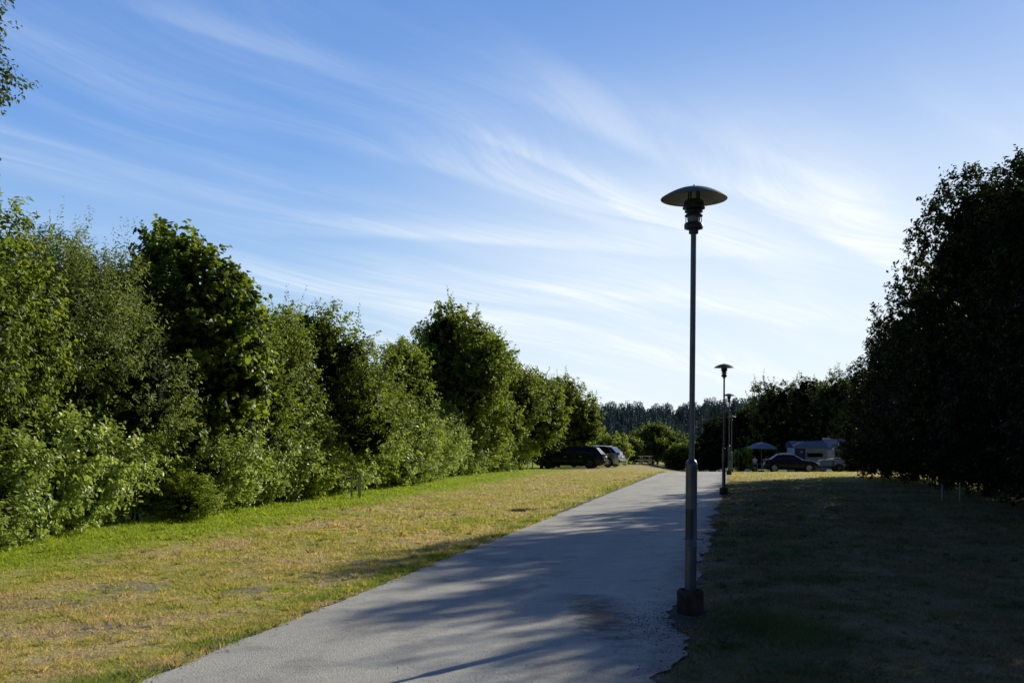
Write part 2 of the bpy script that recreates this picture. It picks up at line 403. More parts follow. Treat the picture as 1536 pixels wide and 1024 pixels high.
def make_asphalt():
    m, nt, b = material('old_asphalt')
    p = nt.pos(); x, y, z = nt.xyz(p)
    n1 = nt.noise(p, 0.55, 4, 0.6); n2 = nt.noise(p, 3.2, 4, 0.65); n3 = nt.noise(p, 95, 3, 0.8); n4 = nt.voro(p, 70)
    along = nt.comb(nt.math('MULTIPLY', nt.math('SUBTRACT', x, nt.math('MULTIPLY', y, SLOPE)), 2.2), nt.math('MULTIPLY', y, 0.10), 0)
    n5 = nt.noise(along, 1.0, 4, 0.6)
    c = nt.ramp(nt.math('ADD', nt.math('MULTIPLY', n1, 0.5), nt.math('MULTIPLY', n5, 0.5)), [(0.34, (0.335, 0.330, 0.275)), (0.66, (0.530, 0.515, 0.415))])
    c = nt.mix(nt.step(n3, 0.40, 0.66), c, nt.mix(0.55, c, (0.78, 0.76, 0.72)))
    c = nt.mix(nt.math('MULTIPLY', nt.step(n3, 0.46, 0.28), 0.62), c, (0.10, 0.10, 0.10))
    c = nt.mix(nt.math('MULTIPLY', nt.step(n4, 0.24, 0.10), 0.4), c, (0.14, 0.14, 0.14))
    c = nt.mix(nt.math('MULTIPLY', nt.step(n2, 0.54, 0.72), 0.30), c, (0.20, 0.205, 0.215))
    worn = nt.noise(p, 1.15, 6, 0.68, 0.5)
    c = nt.mix(nt.math('MULTIPLY', nt.step(worn, 0.50, 0.66), 0.40), c, (0.165, 0.160, 0.150))
    c = nt.mix(nt.math('MULTIPLY', nt.step(worn, 0.46, 0.34), 0.30), c, (0.60, 0.575, 0.52))
    # hairline cracks
    wob = nt.new('ShaderNodeVectorMath', operation='ADD'); nt.put(wob.inputs[0], p)
    wc = nt.noise(p, 1.6, 4, 0.6, out=1); sc = nt.new('ShaderNodeVectorMath', operation='SCALE'); nt.put(sc.inputs[0], wc); sc.inputs['Scale'].default_value = 0.7
    nt.put(wob.inputs[1], sc.outputs[0])
    ck = nt.voro(wob.outputs[0], 0.42, 'DISTANCE_TO_EDGE')
    crack = nt.math('MULTIPLY', nt.step(ck, 0.003, 0.009, 1.0, 0.0), nt.step(n1, 0.45, 0.62))
    c = nt.mix(nt.math('MULTIPLY', crack, 0.12), c, (0.07, 0.07, 0.07))
    # oil and dirt: dark patch left of the first lamp, grime along the broken right edge
    dx = nt.math('SUBTRACT', x, 0.80); dy = nt.math('MULTIPLY', nt.math('SUBTRACT', y, 9.1), 0.23)
    dd = nt.math('SQRT', nt.math('ADD', nt.math('MULTIPLY', dx, dx), nt.math('MULTIPLY', dy, dy)))
    dd = nt.math('ADD', dd, nt.math('MULTIPLY', nt.math('SUBTRACT', nt.noise(p, 5.0, 5, 0.7), 0.5), 0.75))
    stain = nt.step(dd, 0.02, 0.42, 1.0, 0.0)
    c = nt.mix(nt.math('MULTIPLY', stain, 0.97), c, nt.mix(n3, (0.03, 0.03, 0.028), (0.11, 0.10, 0.085)))
    er = nt.math('SUBTRACT', nt.math('ADD', nt.math('MULTIPLY', nt.math('SUBTRACT', y, 7.12), SLOPE), 1.1), x)
    er = nt.math('ADD', er, nt.math('MULTIPLY', nt.math('SUBTRACT', nt.noise(p, 2.6, 5, 0.7), 0.5), 1.1))
    grime = nt.math('MULTIPLY', nt.step(er, 0.0, 0.55, 1.0, 0.0), 0.55)
    c = nt.mix(grime, c, (0.10, 0.095, 0.085))
    nt.put(b.inputs['Base Color'], c)
    nt.put(b.inputs['Roughness'], nt.step(n3, 0.3, 0.7, 0.72, 0.92)); b.inputs['Specular IOR Level'].default_value = 0.35
    hgt = nt.math('SUBTRACT', nt.math('ADD', n3, nt.math('MULTIPLY', n4, -0.5)), nt.math('MULTIPLY', crack, 0.3))
    nt.put(b.inputs['Normal'], nt.bump(hgt, 0.7, 0.008))
    return m
ASPHALT = make_asphalt()
def make_verge():
    m, nt, b = material('verge_soil')
    p = nt.pos(); n = nt.noise(p, 40, 4, 0.8)
    nt.put(b.inputs['Base Color'], nt.ramp(n, [(0.3, (0.035, 0.03, 0.024)), (0.55, (0.10, 0.088, 0.07)), (0.72, (0.28, 0.26, 0.23))]))
    b.inputs['Roughness'].default_value = 0.95
    nt.put(b.inputs['Normal'], nt.bump(n, 1.0, 0.02)); return m
ys_road = np.concatenate([np.arange(-30, 3, 0.5), np.arange(3, 26, 0.05), np.arange(26, 60, 0.15), np.arange(60, 120, 0.5)])
strip('road', edge_left, edge_right, 0.016, ASPHALT, ys_road, 16)
strip('verge', lambda y: road_left(y) - 0.17 + 0.06*vn(y*2.1, 11) + 0.05*vn(y*6, 12),
      lambda y: road_right(y) + 0.02 + 0.10*vn(y*1.6, 13) + 0.08*vn(y*5, 14), 0.008, make_verge(), ys_road, 16)

# ------------------------------------------------------------------ grass blades, pebbles
def make_blade_mat():
    m, nt, b = material('grass_blades')
    p = nt.pos()
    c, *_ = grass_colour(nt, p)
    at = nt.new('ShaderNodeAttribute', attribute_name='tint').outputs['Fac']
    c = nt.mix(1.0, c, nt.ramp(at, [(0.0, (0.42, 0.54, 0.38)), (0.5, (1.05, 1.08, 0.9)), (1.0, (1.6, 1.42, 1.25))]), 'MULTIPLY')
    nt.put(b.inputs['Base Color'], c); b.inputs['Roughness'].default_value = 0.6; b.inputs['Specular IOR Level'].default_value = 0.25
    tr = nt.new('ShaderNodeBsdfTranslucent'); nt.put(tr.inputs[0], c)
    mx = nt.new('ShaderNodeMixShader'); mx.inputs[0].default_value = 0.5
    out = m.node_tree.nodes['Material Output']
    nt.l.new(b.outputs[0], mx.inputs[1]); nt.l.new(tr.outputs[0], mx.inputs[2]); nt.l.new(mx.outputs[0], out.inputs[0])
    return m
BLADE = make_blade_mat()
def blades(n, y0, y1, seed):
    g = np.random.default_rng(seed)
    y = y0*(y1/y0)**g.uniform(0, 1, n)                # density falls with the square of distance
    x = (g.uniform(-1, 1, n)*0.60)*(y + 1.0)
    keep = (x < road_left(y) - 0.09 - 0.08*vn(y*3, 31) - 0.12*g.uniform(0, 1, n)**2) | (x > road_right(y) + 0.02 + 0.12*g.uniform(-1, 1, n))
    keep &= x > hedge_x(y) - 0.8
    # tufty cover: thin out where low-frequency noise is low
    q = np.sin(x*2.3 + 1.1*y)*np.sin(y*1.9 - 0.7*x) + 0.7*np.sin(x*5.3 - 2*y + 1)*np.sin(y*4.1 + x)
    keep &= g.uniform(-1.5, 1.5, n) < q + 0.45
    for (bx, by, rx, ry) in BARE:
        e = np.sqrt(((x - bx)/rx)**2 + ((y - by)/ry)**2) + 0.35*np.sin(x*7 + y*3)*np.sin(y*9 - x*4)
        keep &= g.uniform(0.55, 1.2, n) < np.maximum(e, 0.62)
    x, y, q = x[keep], y[keep], q[keep]; n = len(x)
    hx = x - hedge_x(y)
    lush = np.clip(1 - np.abs(hx)/2.0, 0, 1)
    edge = np.exp(-np.abs(x - road_left(y) + 0.25)/0.25)*(vn(y*0.8, 21) > 0.0) + 0.9*np.exp(-(((x - 2.2)/0.4)**2 + ((y - 8.7)/0.9)**2))
    tall = g.uniform(0, 1, n)
    hgt = (0.011 + 0.018*g.uniform(0, 1, n)**2 + 0.013*np.clip(q, 0, 1.5) + 0.03*(tall > 0.965))*(1 + 1.4*lush*g.uniform(0, 1, n)) + 0.065*edge*g.uniform(0.3, 1, n)
    wid = (0.0028 + 0.0028*g.uniform(0, 1, n))*np.clip(y/7.0, 1, 4.5)
    hgt *= np.clip(y/12.0, 1, 1.5)
    ang = g.uniform(0, 2*PI, n); lean = g.uniform(0.3, 1.9, n)*hgt; la = g.uniform(0, 2*PI, n)
    z = height(x, y) + bumps(x, y) - 0.004
    dx, dy = np.cos(ang)*wid, np.sin(ang)*wid
    V = np.empty((n, 3, 3))
    V[:, 0] = np.stack([x-dx, y-dy, z], -1); V[:, 1] = np.stack([x+dx, y+dy, z], -1)
    V[:, 2] = np.stack([x+np.cos(la)*lean, y+np.sin(la)*lean, z+hgt], -1)
    t = np.clip(g.normal(0.5, 0.22, n), 0, 1)
    return V.reshape(-1, 3), np.arange(n*3).reshape(-1, 3), np.repeat(t, 3)
def tufts(n, seed):
    """taller bunches and broad leaved weeds that break up the turf"""
    g = np.random.default_rng(seed); k = 26
    y = 5.4*(26/5.4)**g.uniform(0, 1, n); x = g.uniform(-1, 1, n)*0.58*(y + 1)
    ok = ((x < road_left(y) - 0.06) | (x > road_right(y) + 0.10)) & (x > hedge_x(y) - 0.3)
    x, y = x[ok], y[ok]; m = len(x)
    e = g.uniform(0, 1, m) < 0.30                      # a good part of them line the road edge
    y[e] = 5.4*(22/5.4)**g.uniform(0, 1, e.sum()); x[e] = road_left(y[e]) - 0.01 - 0.34*g.uniform(0, 1, e.sum())**1.5
    sz = g.uniform(0.5, 1.3, m)*np.clip(y/11, 1, 1.6); rad = g.uniform(0.02, 0.07, m); tn = g.uniform(0.1, 0.85, m)
    i = np.repeat(np.arange(m), k); N = m*k
    r = rad[i]*np.sqrt(g.uniform(0, 1, N)); a = g.uniform(0, 2*PI, N)
    bx, by = x[i] + r*np.cos(a), y[i] + r*np.sin(a); bz = height(bx, by) + bumps(bx, by) - 0.004
    h = sz[i]*g.uniform(0.018, 0.055, N); w = g.uniform(0.003, 0.007, N)*np.clip(by/8, 1, 2.5); la = a + g.normal(0, 0.7, N); ln = h*g.uniform(0.3, 1.4, N); ca = g.uniform(0, 2*PI, N)
    V = np.empty((N, 3, 3))
    V[:, 0] = np.stack([bx - np.cos(ca)*w, by - np.sin(ca)*w, bz], -1); V[:, 1] = np.stack([bx + np.cos(ca)*w, by + np.sin(ca)*w, bz], -1)
    V[:, 2] = np.stack([bx + np.cos(la)*ln, by + np.sin(la)*ln, bz + h], -1)
    return V.reshape(-1, 3), np.arange(N*3).reshape(-1, 3), np.repeat(np.clip(tn[i] + g.normal(0, 0.12, N), 0, 1), 3)
tv, tf, tt_ = tufts(5200, 77)
v, f, t = blades(1000000, 5.2, 58, 3)
f = np.concatenate([f, tf + len(v)]); v = np.concatenate([v, tv]); t = np.concatenate([t, tt_])
tag(link('grass', np_mesh('grass', v, f, t), BLADE), 'short dry lawn grass growing on both sides of the road', 'grass', kind='stuff')

def pebbles(n, seed):
    g = np.random.default_rng(seed)
    octv = np.array([(1, 0, 0), (-1, 0, 0), (0, 1, 0), (0, -1, 0), (0, 0, 1), (0, 0, -1)], float)
    octf = np.array([(0, 2, 4), (2, 1, 4), (1, 3, 4), (3, 0, 4), (2, 0, 5), (1, 2, 5), (3, 1, 5), (0, 3, 5)])
    y = 5.5*(26/5.5)**g.uniform(0, 1, n); side = g.uniform(0, 1, n)
    x = np.where(side < 0.5, road_left(y) - 0.04 + g.normal(0, 0.07, n), road_right(y) + 0.0 + g.normal(0, 0.13, n))
    k = n//4                                           # litter round the foot of the first lamp
    x[:k] = 1.45 + g.normal(0, 0.28, k); y[:k] = 8.75 + g.normal(0, 0.5, k)
    kb = len(BARE)*90                                  # and stones in the bare spots of the lawn
    for q_, (bx, by, rx, ry) in enumerate(BARE):
        sl = slice(n - kb + q_*90, n - kb + q_*90 + 90); x[sl] = bx + g.normal(0, rx*0.6, 90); y[sl] = by + g.normal(0, ry*0.6, 90)
    k2 = n//8                                          # grit scattered on the road
    s_road = slice(k, k + k2); y[k:k+k2] = 6 + 14*g.uniform(0, 1, k2)**1.5; x[k:k+k2] = road_left(y[k:k+k2]) + 3.4*g.uniform(0, 1, k2)
    s = 0.003 + 0.007*g.uniform(0, 1, n)**3
    s[s_road] *= 0.6
    c = np.stack([x, y, height(x, y) + 0.018], -1)
    ax = g.uniform(0.6, 1.4, (n, 1, 3)); ax[..., 2] *= 0.55
    P = octv[None]*ax*s[:, None, None]
    a = g.uniform(0, 2*PI, n); ca, sa = np.cos(a)[:, None], np.sin(a)[:, None]
    P = np.stack([P[..., 0]*ca - P[..., 1]*sa, P[..., 0]*sa + P[..., 1]*ca, P[..., 2]], -1) + c[:, None]
    Fc = (octf[None] + 6*np.arange(n)[:, None, None]).reshape(-1, 3)
    return P.reshape(-1, 3), Fc, np.repeat(g.uniform(0, 1, n), 6)
def make_pebble_mat():
    m, nt, b = material('grit')
    at = nt.new('ShaderNodeAttribute', attribute_name='tint').outputs['Fac']
    nt.put(b.inputs['Base Color'], nt.ramp(at, [(0.0, (0.04, 0.032, 0.025)), (0.6, (0.16, 0.13, 0.10)), (1.0, (0.45, 0.42, 0.38))]))
    b.inputs['Roughness'].default_value = 0.9; return m
v, f, t = pebbles(6000, 8)
tag(link('gravel', np_mesh('gravel', v, f, t), make_pebble_mat()), 'loose grit and leaf crumbs along the road edges', 'gravel', kind='stuff')

# ------------------------------------------------------------------ foliage generator
def leaf_geo(P, axis, nrm, L, W, rich):
    """folded leaves: base, tip, sides.  rich=True uses six corners, else four"""
    n = len(P)
    axis = axis/np.linalg.norm(axis, axis=1, keepdims=True)
    side = np.cross(nrm, axis); side /= np.linalg.norm(side, axis=1, keepdims=True) + 1e-9
    up = np.cross(axis, side)
    L = L[:, None]; W = W[:, None]
    base = P; tip = P + axis*L - up*L*0.12
    if rich:
        a1 = P + axis*L*0.30; a2 = P + axis*L*0.68
        V = np.stack([base, a1 + side*W*0.5 + up*W*0.18, a2 + side*W*0.42 + up*W*0.12, tip, a2 - side*W*0.42 + up*W*0.12, a1 - side*W*0.5 + up*W*0.18], 1)
        Fq = np.array([(0, 1, 2, 3), (0, 3, 4, 5)]); k = 6
    else:
        a1 = P + axis*L*0.45
        V = np.stack([base, a1 + side*W*0.5 + up*W*0.2, tip, a1 - side*W*0.5 + up*W*0.2], 1)
        Fq = np.array([(0, 1, 2), (0, 2, 3)]); k = 4
    Fc = (Fq[None] + k*np.arange(n)[:, None, None]).reshape(-1, Fq.shape[1])
    return V.reshape(-1, 3), Fc, k
def unit(g, n):
    v = g.normal(size=(n, 3)); return v/np.linalg.norm(v, axis=1, keepdims=True)
def crown_mesh(name, seed, blobs, twigs, per, L, W=0.55, twig=0.5, lumps=10, shoots=0, shoot_len=0.8, rich=False, zmin=0.15, core=True, up=0.45, droop=0.0):
    g = np.random.default_rng(seed)
    twigs = int(twigs*0.72); per = int(per*1.55)
    B = [np.array(b, float) for b in blobs]
    main = len(B)
    for b in B[:main]:
        for _ in range(lumps):
            d = unit(g, 1)[0]; d[2] = d[2]*0.8 + 0.15
            s = g.uniform(0.26, 0.50)
            B.append(np.concatenate([b[:3] + d*b[3:]*(1.02 - 0.5*s), b[3:]*s]))
    B = np.array(B)
    w = (B[:, 3]*B[:, 4] + B[:, 3]*B[:, 5] + B[:, 4]*B[:, 5]); w[:main] *= 0.45; w /= w.sum()
    m = twigs*3
    bi = g.choice(len(B), m, p=w); d = unit(g, m)
    deep = g.uniform(0, 1, m) < 0.22
    rf = np.where(deep, g.uniform(0.4, 0.8, m), g.uniform(0.82, 1.04, m))
    rf = np.where(bi < main, rf*0.86, rf)
    c = B[bi, :3] + d*B[bi, 3:]*rf[:, None]
    inside = np.zeros(m, bool)
    for j in range(len(B)):
        q = ((c - B[j, :3])/B[j, 3:]); inside |= (np.linalg.norm(q, axis=1) < 0.62) & (bi != j)
    ok = ~(inside & ~deep) & (c[:, 2] > zmin)
    twigs_ = int(twigs*0.9); c, d, bi = c[ok][:twigs_], d[ok][:twigs_], bi[ok][:twigs_]; m = len(c)
    out = d/np.maximum(B[bi, 3:], 0.2); out /= np.linalg.norm(out, axis=1, keepdims=True)
    td = out*0.8 + np.array([0, 0, up]) + g.normal(0, 0.35, (m, 3)); td /= np.linalg.norm(td, axis=1, keepdims=True)
    tl = twig*g.uniform(0.6, 1.3, m)
    clump = g.uniform(0, 1, m)**1.5*0.55
    n = m*per
    ti = np.repeat(np.arange(m), per); t = g.uniform(0.0, 1.0, n)
    lat = unit(g, n)*(tl[ti]*0.34*g.uniform(0.2, 1, n)*(1.15 - 0.6*t))[:, None]; lat[:, 2] *= 0.55
    P = c[ti] + td[ti]*(tl[ti]*(t - 0.35))[:, None] + lat
    P[:, 2] -= droop*t*tl[ti]
    nr = out[ti]*0.65 + np.array([0, 0, 0.55]) + g.normal(0, 0.48, (n, 3)); nr /= np.linalg.norm(nr, axis=1, keepdims=True)
    ax = td[ti]*0.5 + g.normal(0, 0.7, (n, 3)) + np.array([0, 0, -0.15 - droop]); ax -= nr*(ax*nr).sum(1, keepdims=True)
    Ls = L*g.uniform(0.5, 1.25, n); tint = np.clip(clump[ti] + g.uniform(0, 1, n)**1.6*0.45 + 0.2*t - 0.02, 0, 1)
    packs = [(P, ax, nr, Ls, Ls*W*g.uniform(0.85, 1.15, n), tint)]
    if shoots:
        top = c[:, 2] > np.percentile(c[:, 2], 55)
        cand = np.where(top & (out[:, 2] > -0.1))[0]
        si = g.choice(cand, shoots)
        sd = out[si]*0.45 + np.array([0, 0, 0.9]) + g.normal(0, 0.22, (shoots, 3)); sd /= np.linalg.norm(sd, axis=1, keepdims=True)
        sl = shoot_len*g.uniform(0.4, 1.2, shoots)
        k = 22; ii = np.repeat(np.arange(shoots), k); tt = np.tile(np.linspace(0, 1, k), shoots)
        SP = c[si][ii] + sd[ii]*(sl[ii]*tt)[:, None] + g.normal(0, 0.03, (len(ii), 3))*(1.3 - tt)[:, None]
        SN = g.normal(0, 0.5, (len(ii), 3)) + np.array([0, 0, 0.6]); SN /= np.linalg.norm(SN, axis=1, keepdims=True)
        SA = unit(g, len(ii)) + sd[ii]*0.6; SA -= SN*(SA*SN).sum(1, keepdims=True)
        SL = L*g.uniform(0.6, 1.1, len(ii))*(1.1 - 0.4*tt)
        packs.append((SP, SA, SN, SL, SL*W, np.clip(0.45 + 0.5*g.uniform(0, 1, len(ii)), 0, 1)))
    if core:                                            # inner leaves that close the crown, darkest tint standing in for shade
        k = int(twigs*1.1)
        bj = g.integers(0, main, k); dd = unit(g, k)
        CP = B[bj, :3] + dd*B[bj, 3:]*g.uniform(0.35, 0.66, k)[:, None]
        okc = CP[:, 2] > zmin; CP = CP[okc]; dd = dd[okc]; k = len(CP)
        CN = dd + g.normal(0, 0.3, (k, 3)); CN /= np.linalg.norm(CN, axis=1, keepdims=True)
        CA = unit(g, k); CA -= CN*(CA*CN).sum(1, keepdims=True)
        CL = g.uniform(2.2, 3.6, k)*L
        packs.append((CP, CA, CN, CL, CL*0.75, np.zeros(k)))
    V, Fs, T, off = [], [], [], 0
    for (p, a, nn, l, ww, ti_) in packs:
        v, f, k = leaf_geo(p, a, nn, l, ww, rich)
        V.append(v); Fs.append(f + off); T.append(np.repeat(ti_, k)); off += len(v)
    return np_mesh(name, np.concatenate(V), np.concatenate(Fs), np.concatenate(T))
def trunk_mesh(name, seed, h, r, blobs, stems=1, limbs=7):
    rr = random.Random(seed); bm = bmesh.new()
    for s in range(stems):
        ox, oy = (0, 0) if stems == 1 else (rr.uniform(-.3, .3), rr.uniform(-.3, .3))
        b = blobs[s % len(blobs)]
        top = Vector((b[0]*0.8, b[1]*0.8, b[2] + b[5]*0.5)); base = Vector((ox, oy, -0.15))
        pts = [base.lerp(top, t) + Vector((rr.uniform(-.07, .07), rr.uniform(-.07, .07), 0))*(t > 0) for t in (0, .12, .3, .5, .75, 1)]
        rad = [r*1.35, r, r*.85, r*.65, r*.4, r*.12]
        if stems > 1: rad = [q*0.6 for q in rad]
        polytube(bm, pts, rad, 9)
        for k in range(limbs):
            t = rr.uniform(0.25, 0.8); p = base.lerp(top, t)
            bb = rr.choice(blobs); a = rr.uniform(0, 2*PI)
            e = Vector((bb[0] + bb[3]*.8*math.cos(a), bb[1] + bb[4]*.8*math.sin(a), bb[2] + bb[5]*rr.uniform(-.2, .75)))
            if e.z < p.z: e.z = p.z + 0.3
            mid = p.lerp(e, .5) + Vector((0, 0, -.1 + rr.uniform(0, .25)))
            q = r*(0.5 - 0.3*t)*(0.6 if stems > 1 else 1)
            polytube(bm, [p, mid, e], [q, q*.6, q*.15], 6)
    bmesh.ops.recalc_face_normals(bm, faces=bm.faces)
    me = bpy.data.meshes.new(name); bm.to_mesh(me); bm.free()
    me.polygons.foreach_set('use_smooth', [True]*len(me.polygons)); return me
def make_bark():
    m, nt, b = material('bark')
    o = nt.obj(); x, y, z = nt.xyz(o)
    n = nt.noise(nt.comb(nt.math('MULTIPLY', x, 14), nt.math('MULTIPLY', y, 14), nt.math('MULTIPLY', z, 2.5)), 1.0, 5, 0.7)
    nt.put(b.inputs['Base Color'], nt.ramp(n, [(0.35, (0.022, 0.017, 0.013)), (0.65, (0.10, 0.085, 0.065))]))
    b.inputs['Roughness'].default_value = 0.9; nt.put(b.inputs['Normal'], nt.bump(n, 0.8, 0.03)); return m
BARK = make_bark()
M_OLIVE = foliage('leaves_olive', (0.009, 0.022, 0.004), (0.072, 0.125, 0.014), (0.280, 0.380, 0.042), 0.46)
M_WILLOW = foliage('leaves_grey_green', (0.016, 0.030, 0.010), (0.095, 0.142, 0.046), (0.260, 0.330, 0.110), 0.38)
M_MAPLE = foliage('leaves_broad_dark', (0.004, 0.012, 0.003), (0.034, 0.078, 0.008), (0.205, 0.330, 0.032), 0.46)
M_HEDGE = foliage('leaves_glossy', (0.016, 0.035, 0.008), (0.190, 0.285, 0.058), (0.540, 0.650, 0.220), 0.45, 0.40, 0.5)
M_LIME = foliage('leaves_yellow_green', (0.026, 0.050, 0.006), (0.235, 0.330, 0.034), (0.54, 0.63, 0.09), 0.46, 0.42)
M_DARK = foliage('leaves_shade', (0.003, 0.006, 0.003), (0.009, 0.016, 0.007), (0.045, 0.062, 0.018), 0.18, 0.6, 0.12, (0.10, 0.14, 0.02))  # leaf colours darkened so the backlit crowns carry their shade
M_MID = foliage('leaves_mid', (0.006, 0.017, 0.004), (0.052, 0.096, 0.012), (0.210, 0.295, 0.040), 0.42)
M_FAR = foliage('leaves_far_shade', (0.007, 0.014, 0.005), (0.032, 0.056, 0.014), (0.190, 0.235, 0.060), 0.28, 0.55, 0.2, (0.20, 0.26, 0.05))  # duller leaf tones with the shade of backlit crowns put in

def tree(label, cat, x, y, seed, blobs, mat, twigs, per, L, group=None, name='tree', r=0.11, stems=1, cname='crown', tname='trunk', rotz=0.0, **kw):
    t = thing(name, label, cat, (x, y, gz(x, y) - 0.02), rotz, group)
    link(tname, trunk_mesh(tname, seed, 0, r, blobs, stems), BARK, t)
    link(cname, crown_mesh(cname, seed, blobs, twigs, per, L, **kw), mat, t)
    return t

GL = 'trees standing in the hedgerow on the left'
# left hedgerow, near to far (offset behind the face of the hedge)
def LX(y, back): return float(hedge_x(y)) - back
tree('birch at the left edge, its small leaved branches hanging into the top left corner', 'tree', -10.62, 12.6, 31,
     [(3.2, -0.4, 6.5, 1.05, 1.1, 0.85), (0.2, 0.3, 8.2, 2.2, 2.0, 1.7), (2.9, -0.5, 7.6, 1.2, 1.2, 0.9)], M_FAR, 7500, 14, 0.078, GL, 'birch_tree', 0.13, twig=0.5, droop=0.25, zmin=4.9, core=False)
tree('bushy olive green tree at the far left with bright sunlit leaf clumps', 'tree', LX(15.6, 1.9), 15.6, 32,
     [(0, 0, 3.3, 2.0, 2.0, 2.5), (-0.3, 0.5, 4.7, 1.6, 1.5, 1.6), (0.9, -0.6, 2.4, 1.2, 1.3, 1.4)], M_OLIVE, 3200, 16, 0.092, GL, 'hedgerow_tree', shoots=70, rich=True)
tree('pale grey green willow with feathery upright top shoots', 'tree', LX(18.6, 1.7), 18.6, 33,
     [(0, 0, 3.2, 1.6, 1.7, 2.2), (0.2, 0.9, 4.1, 1.2, 1.2, 1.5), (1.2, 0.7, 2.7, 1.1, 1.2, 1.6)], M_WILLOW, 3200, 16, 0.088, GL, 'willow_tree', W=0.32, shoots=130, shoot_len=1.0, rich=True)
tree('dark broad leaved tree with knobbly sunlit top right of the pale willow', 'tree', LX(22.2, 1.3), 22.2, 34,
     [(0, 0, 3.6, 1.6, 1.6, 2.4), (-0.9, -0.1, 4.4, 0.9, 0.85, 1.0), (0.6, 0.1, 4.2, 1.0, 0.95, 1.05), (1.0, 0.2, 3.1, 0.95, 1.1, 1.5)], M_MAPLE, 2300, 14, 0.135, GL, 'broadleaf_tree', W=0.8, twig=0.45, rich=True, shoots=18, shoot_len=0.5)
tree('slim dark tree filling the dip behind the knobbly broad leaved tree', 'tree', px(418, 27), 27, 35,
     [(0, 0, 2.7, 1.3, 1.5, 2.0), (-0.2, 0.2, 4.1, 0.8, 0.8, 0.95)], M_MID, 1700, 14, 0.10, GL, 'hedgerow_tree', shoots=40)
tree('olive green tree with leafy shoots left of the sky notch', 'tree', px(482, 30), 30, 36,
     [(0, 0, 2.8, 2.0, 1.9, 2.3), (-0.3, 0.2, 4.7, 0.95, 0.95, 1.1), (0.75, 0.1, 3.9, 0.9, 0.9, 1.1), (1.3, -0.4, 2.2, 1.2, 1.3, 1.5)], M_OLIVE, 2200, 14, 0.105, GL, 'hedgerow_tree', shoots=40)
tree('low light green tree just right of the sky notch in the hedgerow', 'tree', px(598, 39.5), 39.5, 37,
     [(0, 0, 2.7, 1.9, 1.7, 2.2), (0.1, 0, 4.5, 1.0, 1.0, 1.2), (-0.9, -0.3, 2.6, 1.2, 1.2, 1.4)], M_OLIVE, 1900, 13, 0.12, GL, 'hedgerow_tree', shoots=30)
tree('tallest dark domed tree in the middle of the left hedgerow', 'tree', px(672, 48), 48, 38,
     [(0, 0, 3.8, 2.5, 2.2, 3.1), (-0.1, 0.2, 6.5, 1.5, 1.5, 1.6), (1.2, -0.6, 4.6, 1.7, 1.7, 2.2), (-1.3, -0.3, 4.0, 1.3, 1.4, 1.7)], M_MAPLE, 3200, 13, 0.15, GL, 'broadleaf_tree', W=0.65, shoots=60)
tree('rounded mid green tree right of the tallest domed tree', 'tree', px(740, 54), 54, 39,
     [(0, 0, 3.4, 2.3, 2.0, 2.8), (-0.1, 0, 5.5, 1.5, 1.3, 1.4), (1.2, -0.2, 3.6, 1.5, 1.5, 2.0)], M_MID, 2200, 12, 0.155, GL, 'hedgerow_tree', shoots=40)
tree('mid green tree with sloping crown left of the parked black estate car', 'tree', px(782, 59), 59, 40,
     [(0, 0, 3.0, 2.2, 1.9, 2.6), (-0.1, 0, 4.9, 1.2, 1.1, 1.1), (1.2, 0, 3.1, 1.5, 1.5, 1.8)], M_OLIVE, 2000, 12, 0.165, GL, 'hedgerow_tree', shoots=30)
tree('last tree of the left hedgerow with branches leaning right above the black estate car', 'tree', px(838, 70), 70, 42,
     [(0, 0, 2.9, 2.0, 2.1, 2.7), (0.4, 0, 4.9, 1.3, 1.4, 1.4), (1.7, 0, 3.0, 1.5, 1.5, 1.9)], M_OLIVE, 2000, 12, 0.175, GL, 'hedgerow_tree', shoots=40, shoot_len=1.0)
for (fx, fd, fh, fr, fs, fm, fl) in ((522, 35, 4.3, 1.5, 45, M_MID, 'low tree filling the bottom of the sky notch in the left hedgerow'),
        (628, 47, 6.6, 1.6, 46, M_OLIVE, 'tree set back between the low light green one and the tallest domed one'),
        (712, 53, 7.7, 1.7, 47, M_MID, 'tree set back against the right shoulder of the tallest domed tree'),
        (560, 38, 3.9, 1.9, 44, M_OLIVE, 'low bushy tree in front of the sky notch in the left hedgerow'),
        (706, 50, 4.9, 2.2, 50, M_OLIVE, 'low bushy tree under the right side of the tallest domed tree'),
        (812, 66, 6.1, 1.8, 48, M_MID, 'tree set back before the last tree of the left hedgerow'),
        (362, 25, 4.9, 1.3, 49, M_MAPLE, 'low dark tree against the right flank of the knobbly broad leaved tree')):
    tree(fl, 'tree', px(fx, fd), fd, fs, [(0, 0, fh*0.42, fr, fr, fh*0.40), (0.15, 0, fh*0.74, fr*0.75, fr*0.75, fh*0.24)], fm, 1400, 13, 0.0032*fd, GL, 'hedgerow_tree', shoots=30)
tree('yellow green bush right behind the silver hatchback', 'bush', px(914, 79), 79, 43,
     [(0, 0, 1.3, 1.35, 1.3, 1.5), (0.5, 0, 1.0, 1.2, 1.0, 1.3)], M_LIME, 900, 12, 0.16, None, 'bush', 0.05, stems=4, cname='foliage', tname='stems', shoots=25, shoot_len=0.5)

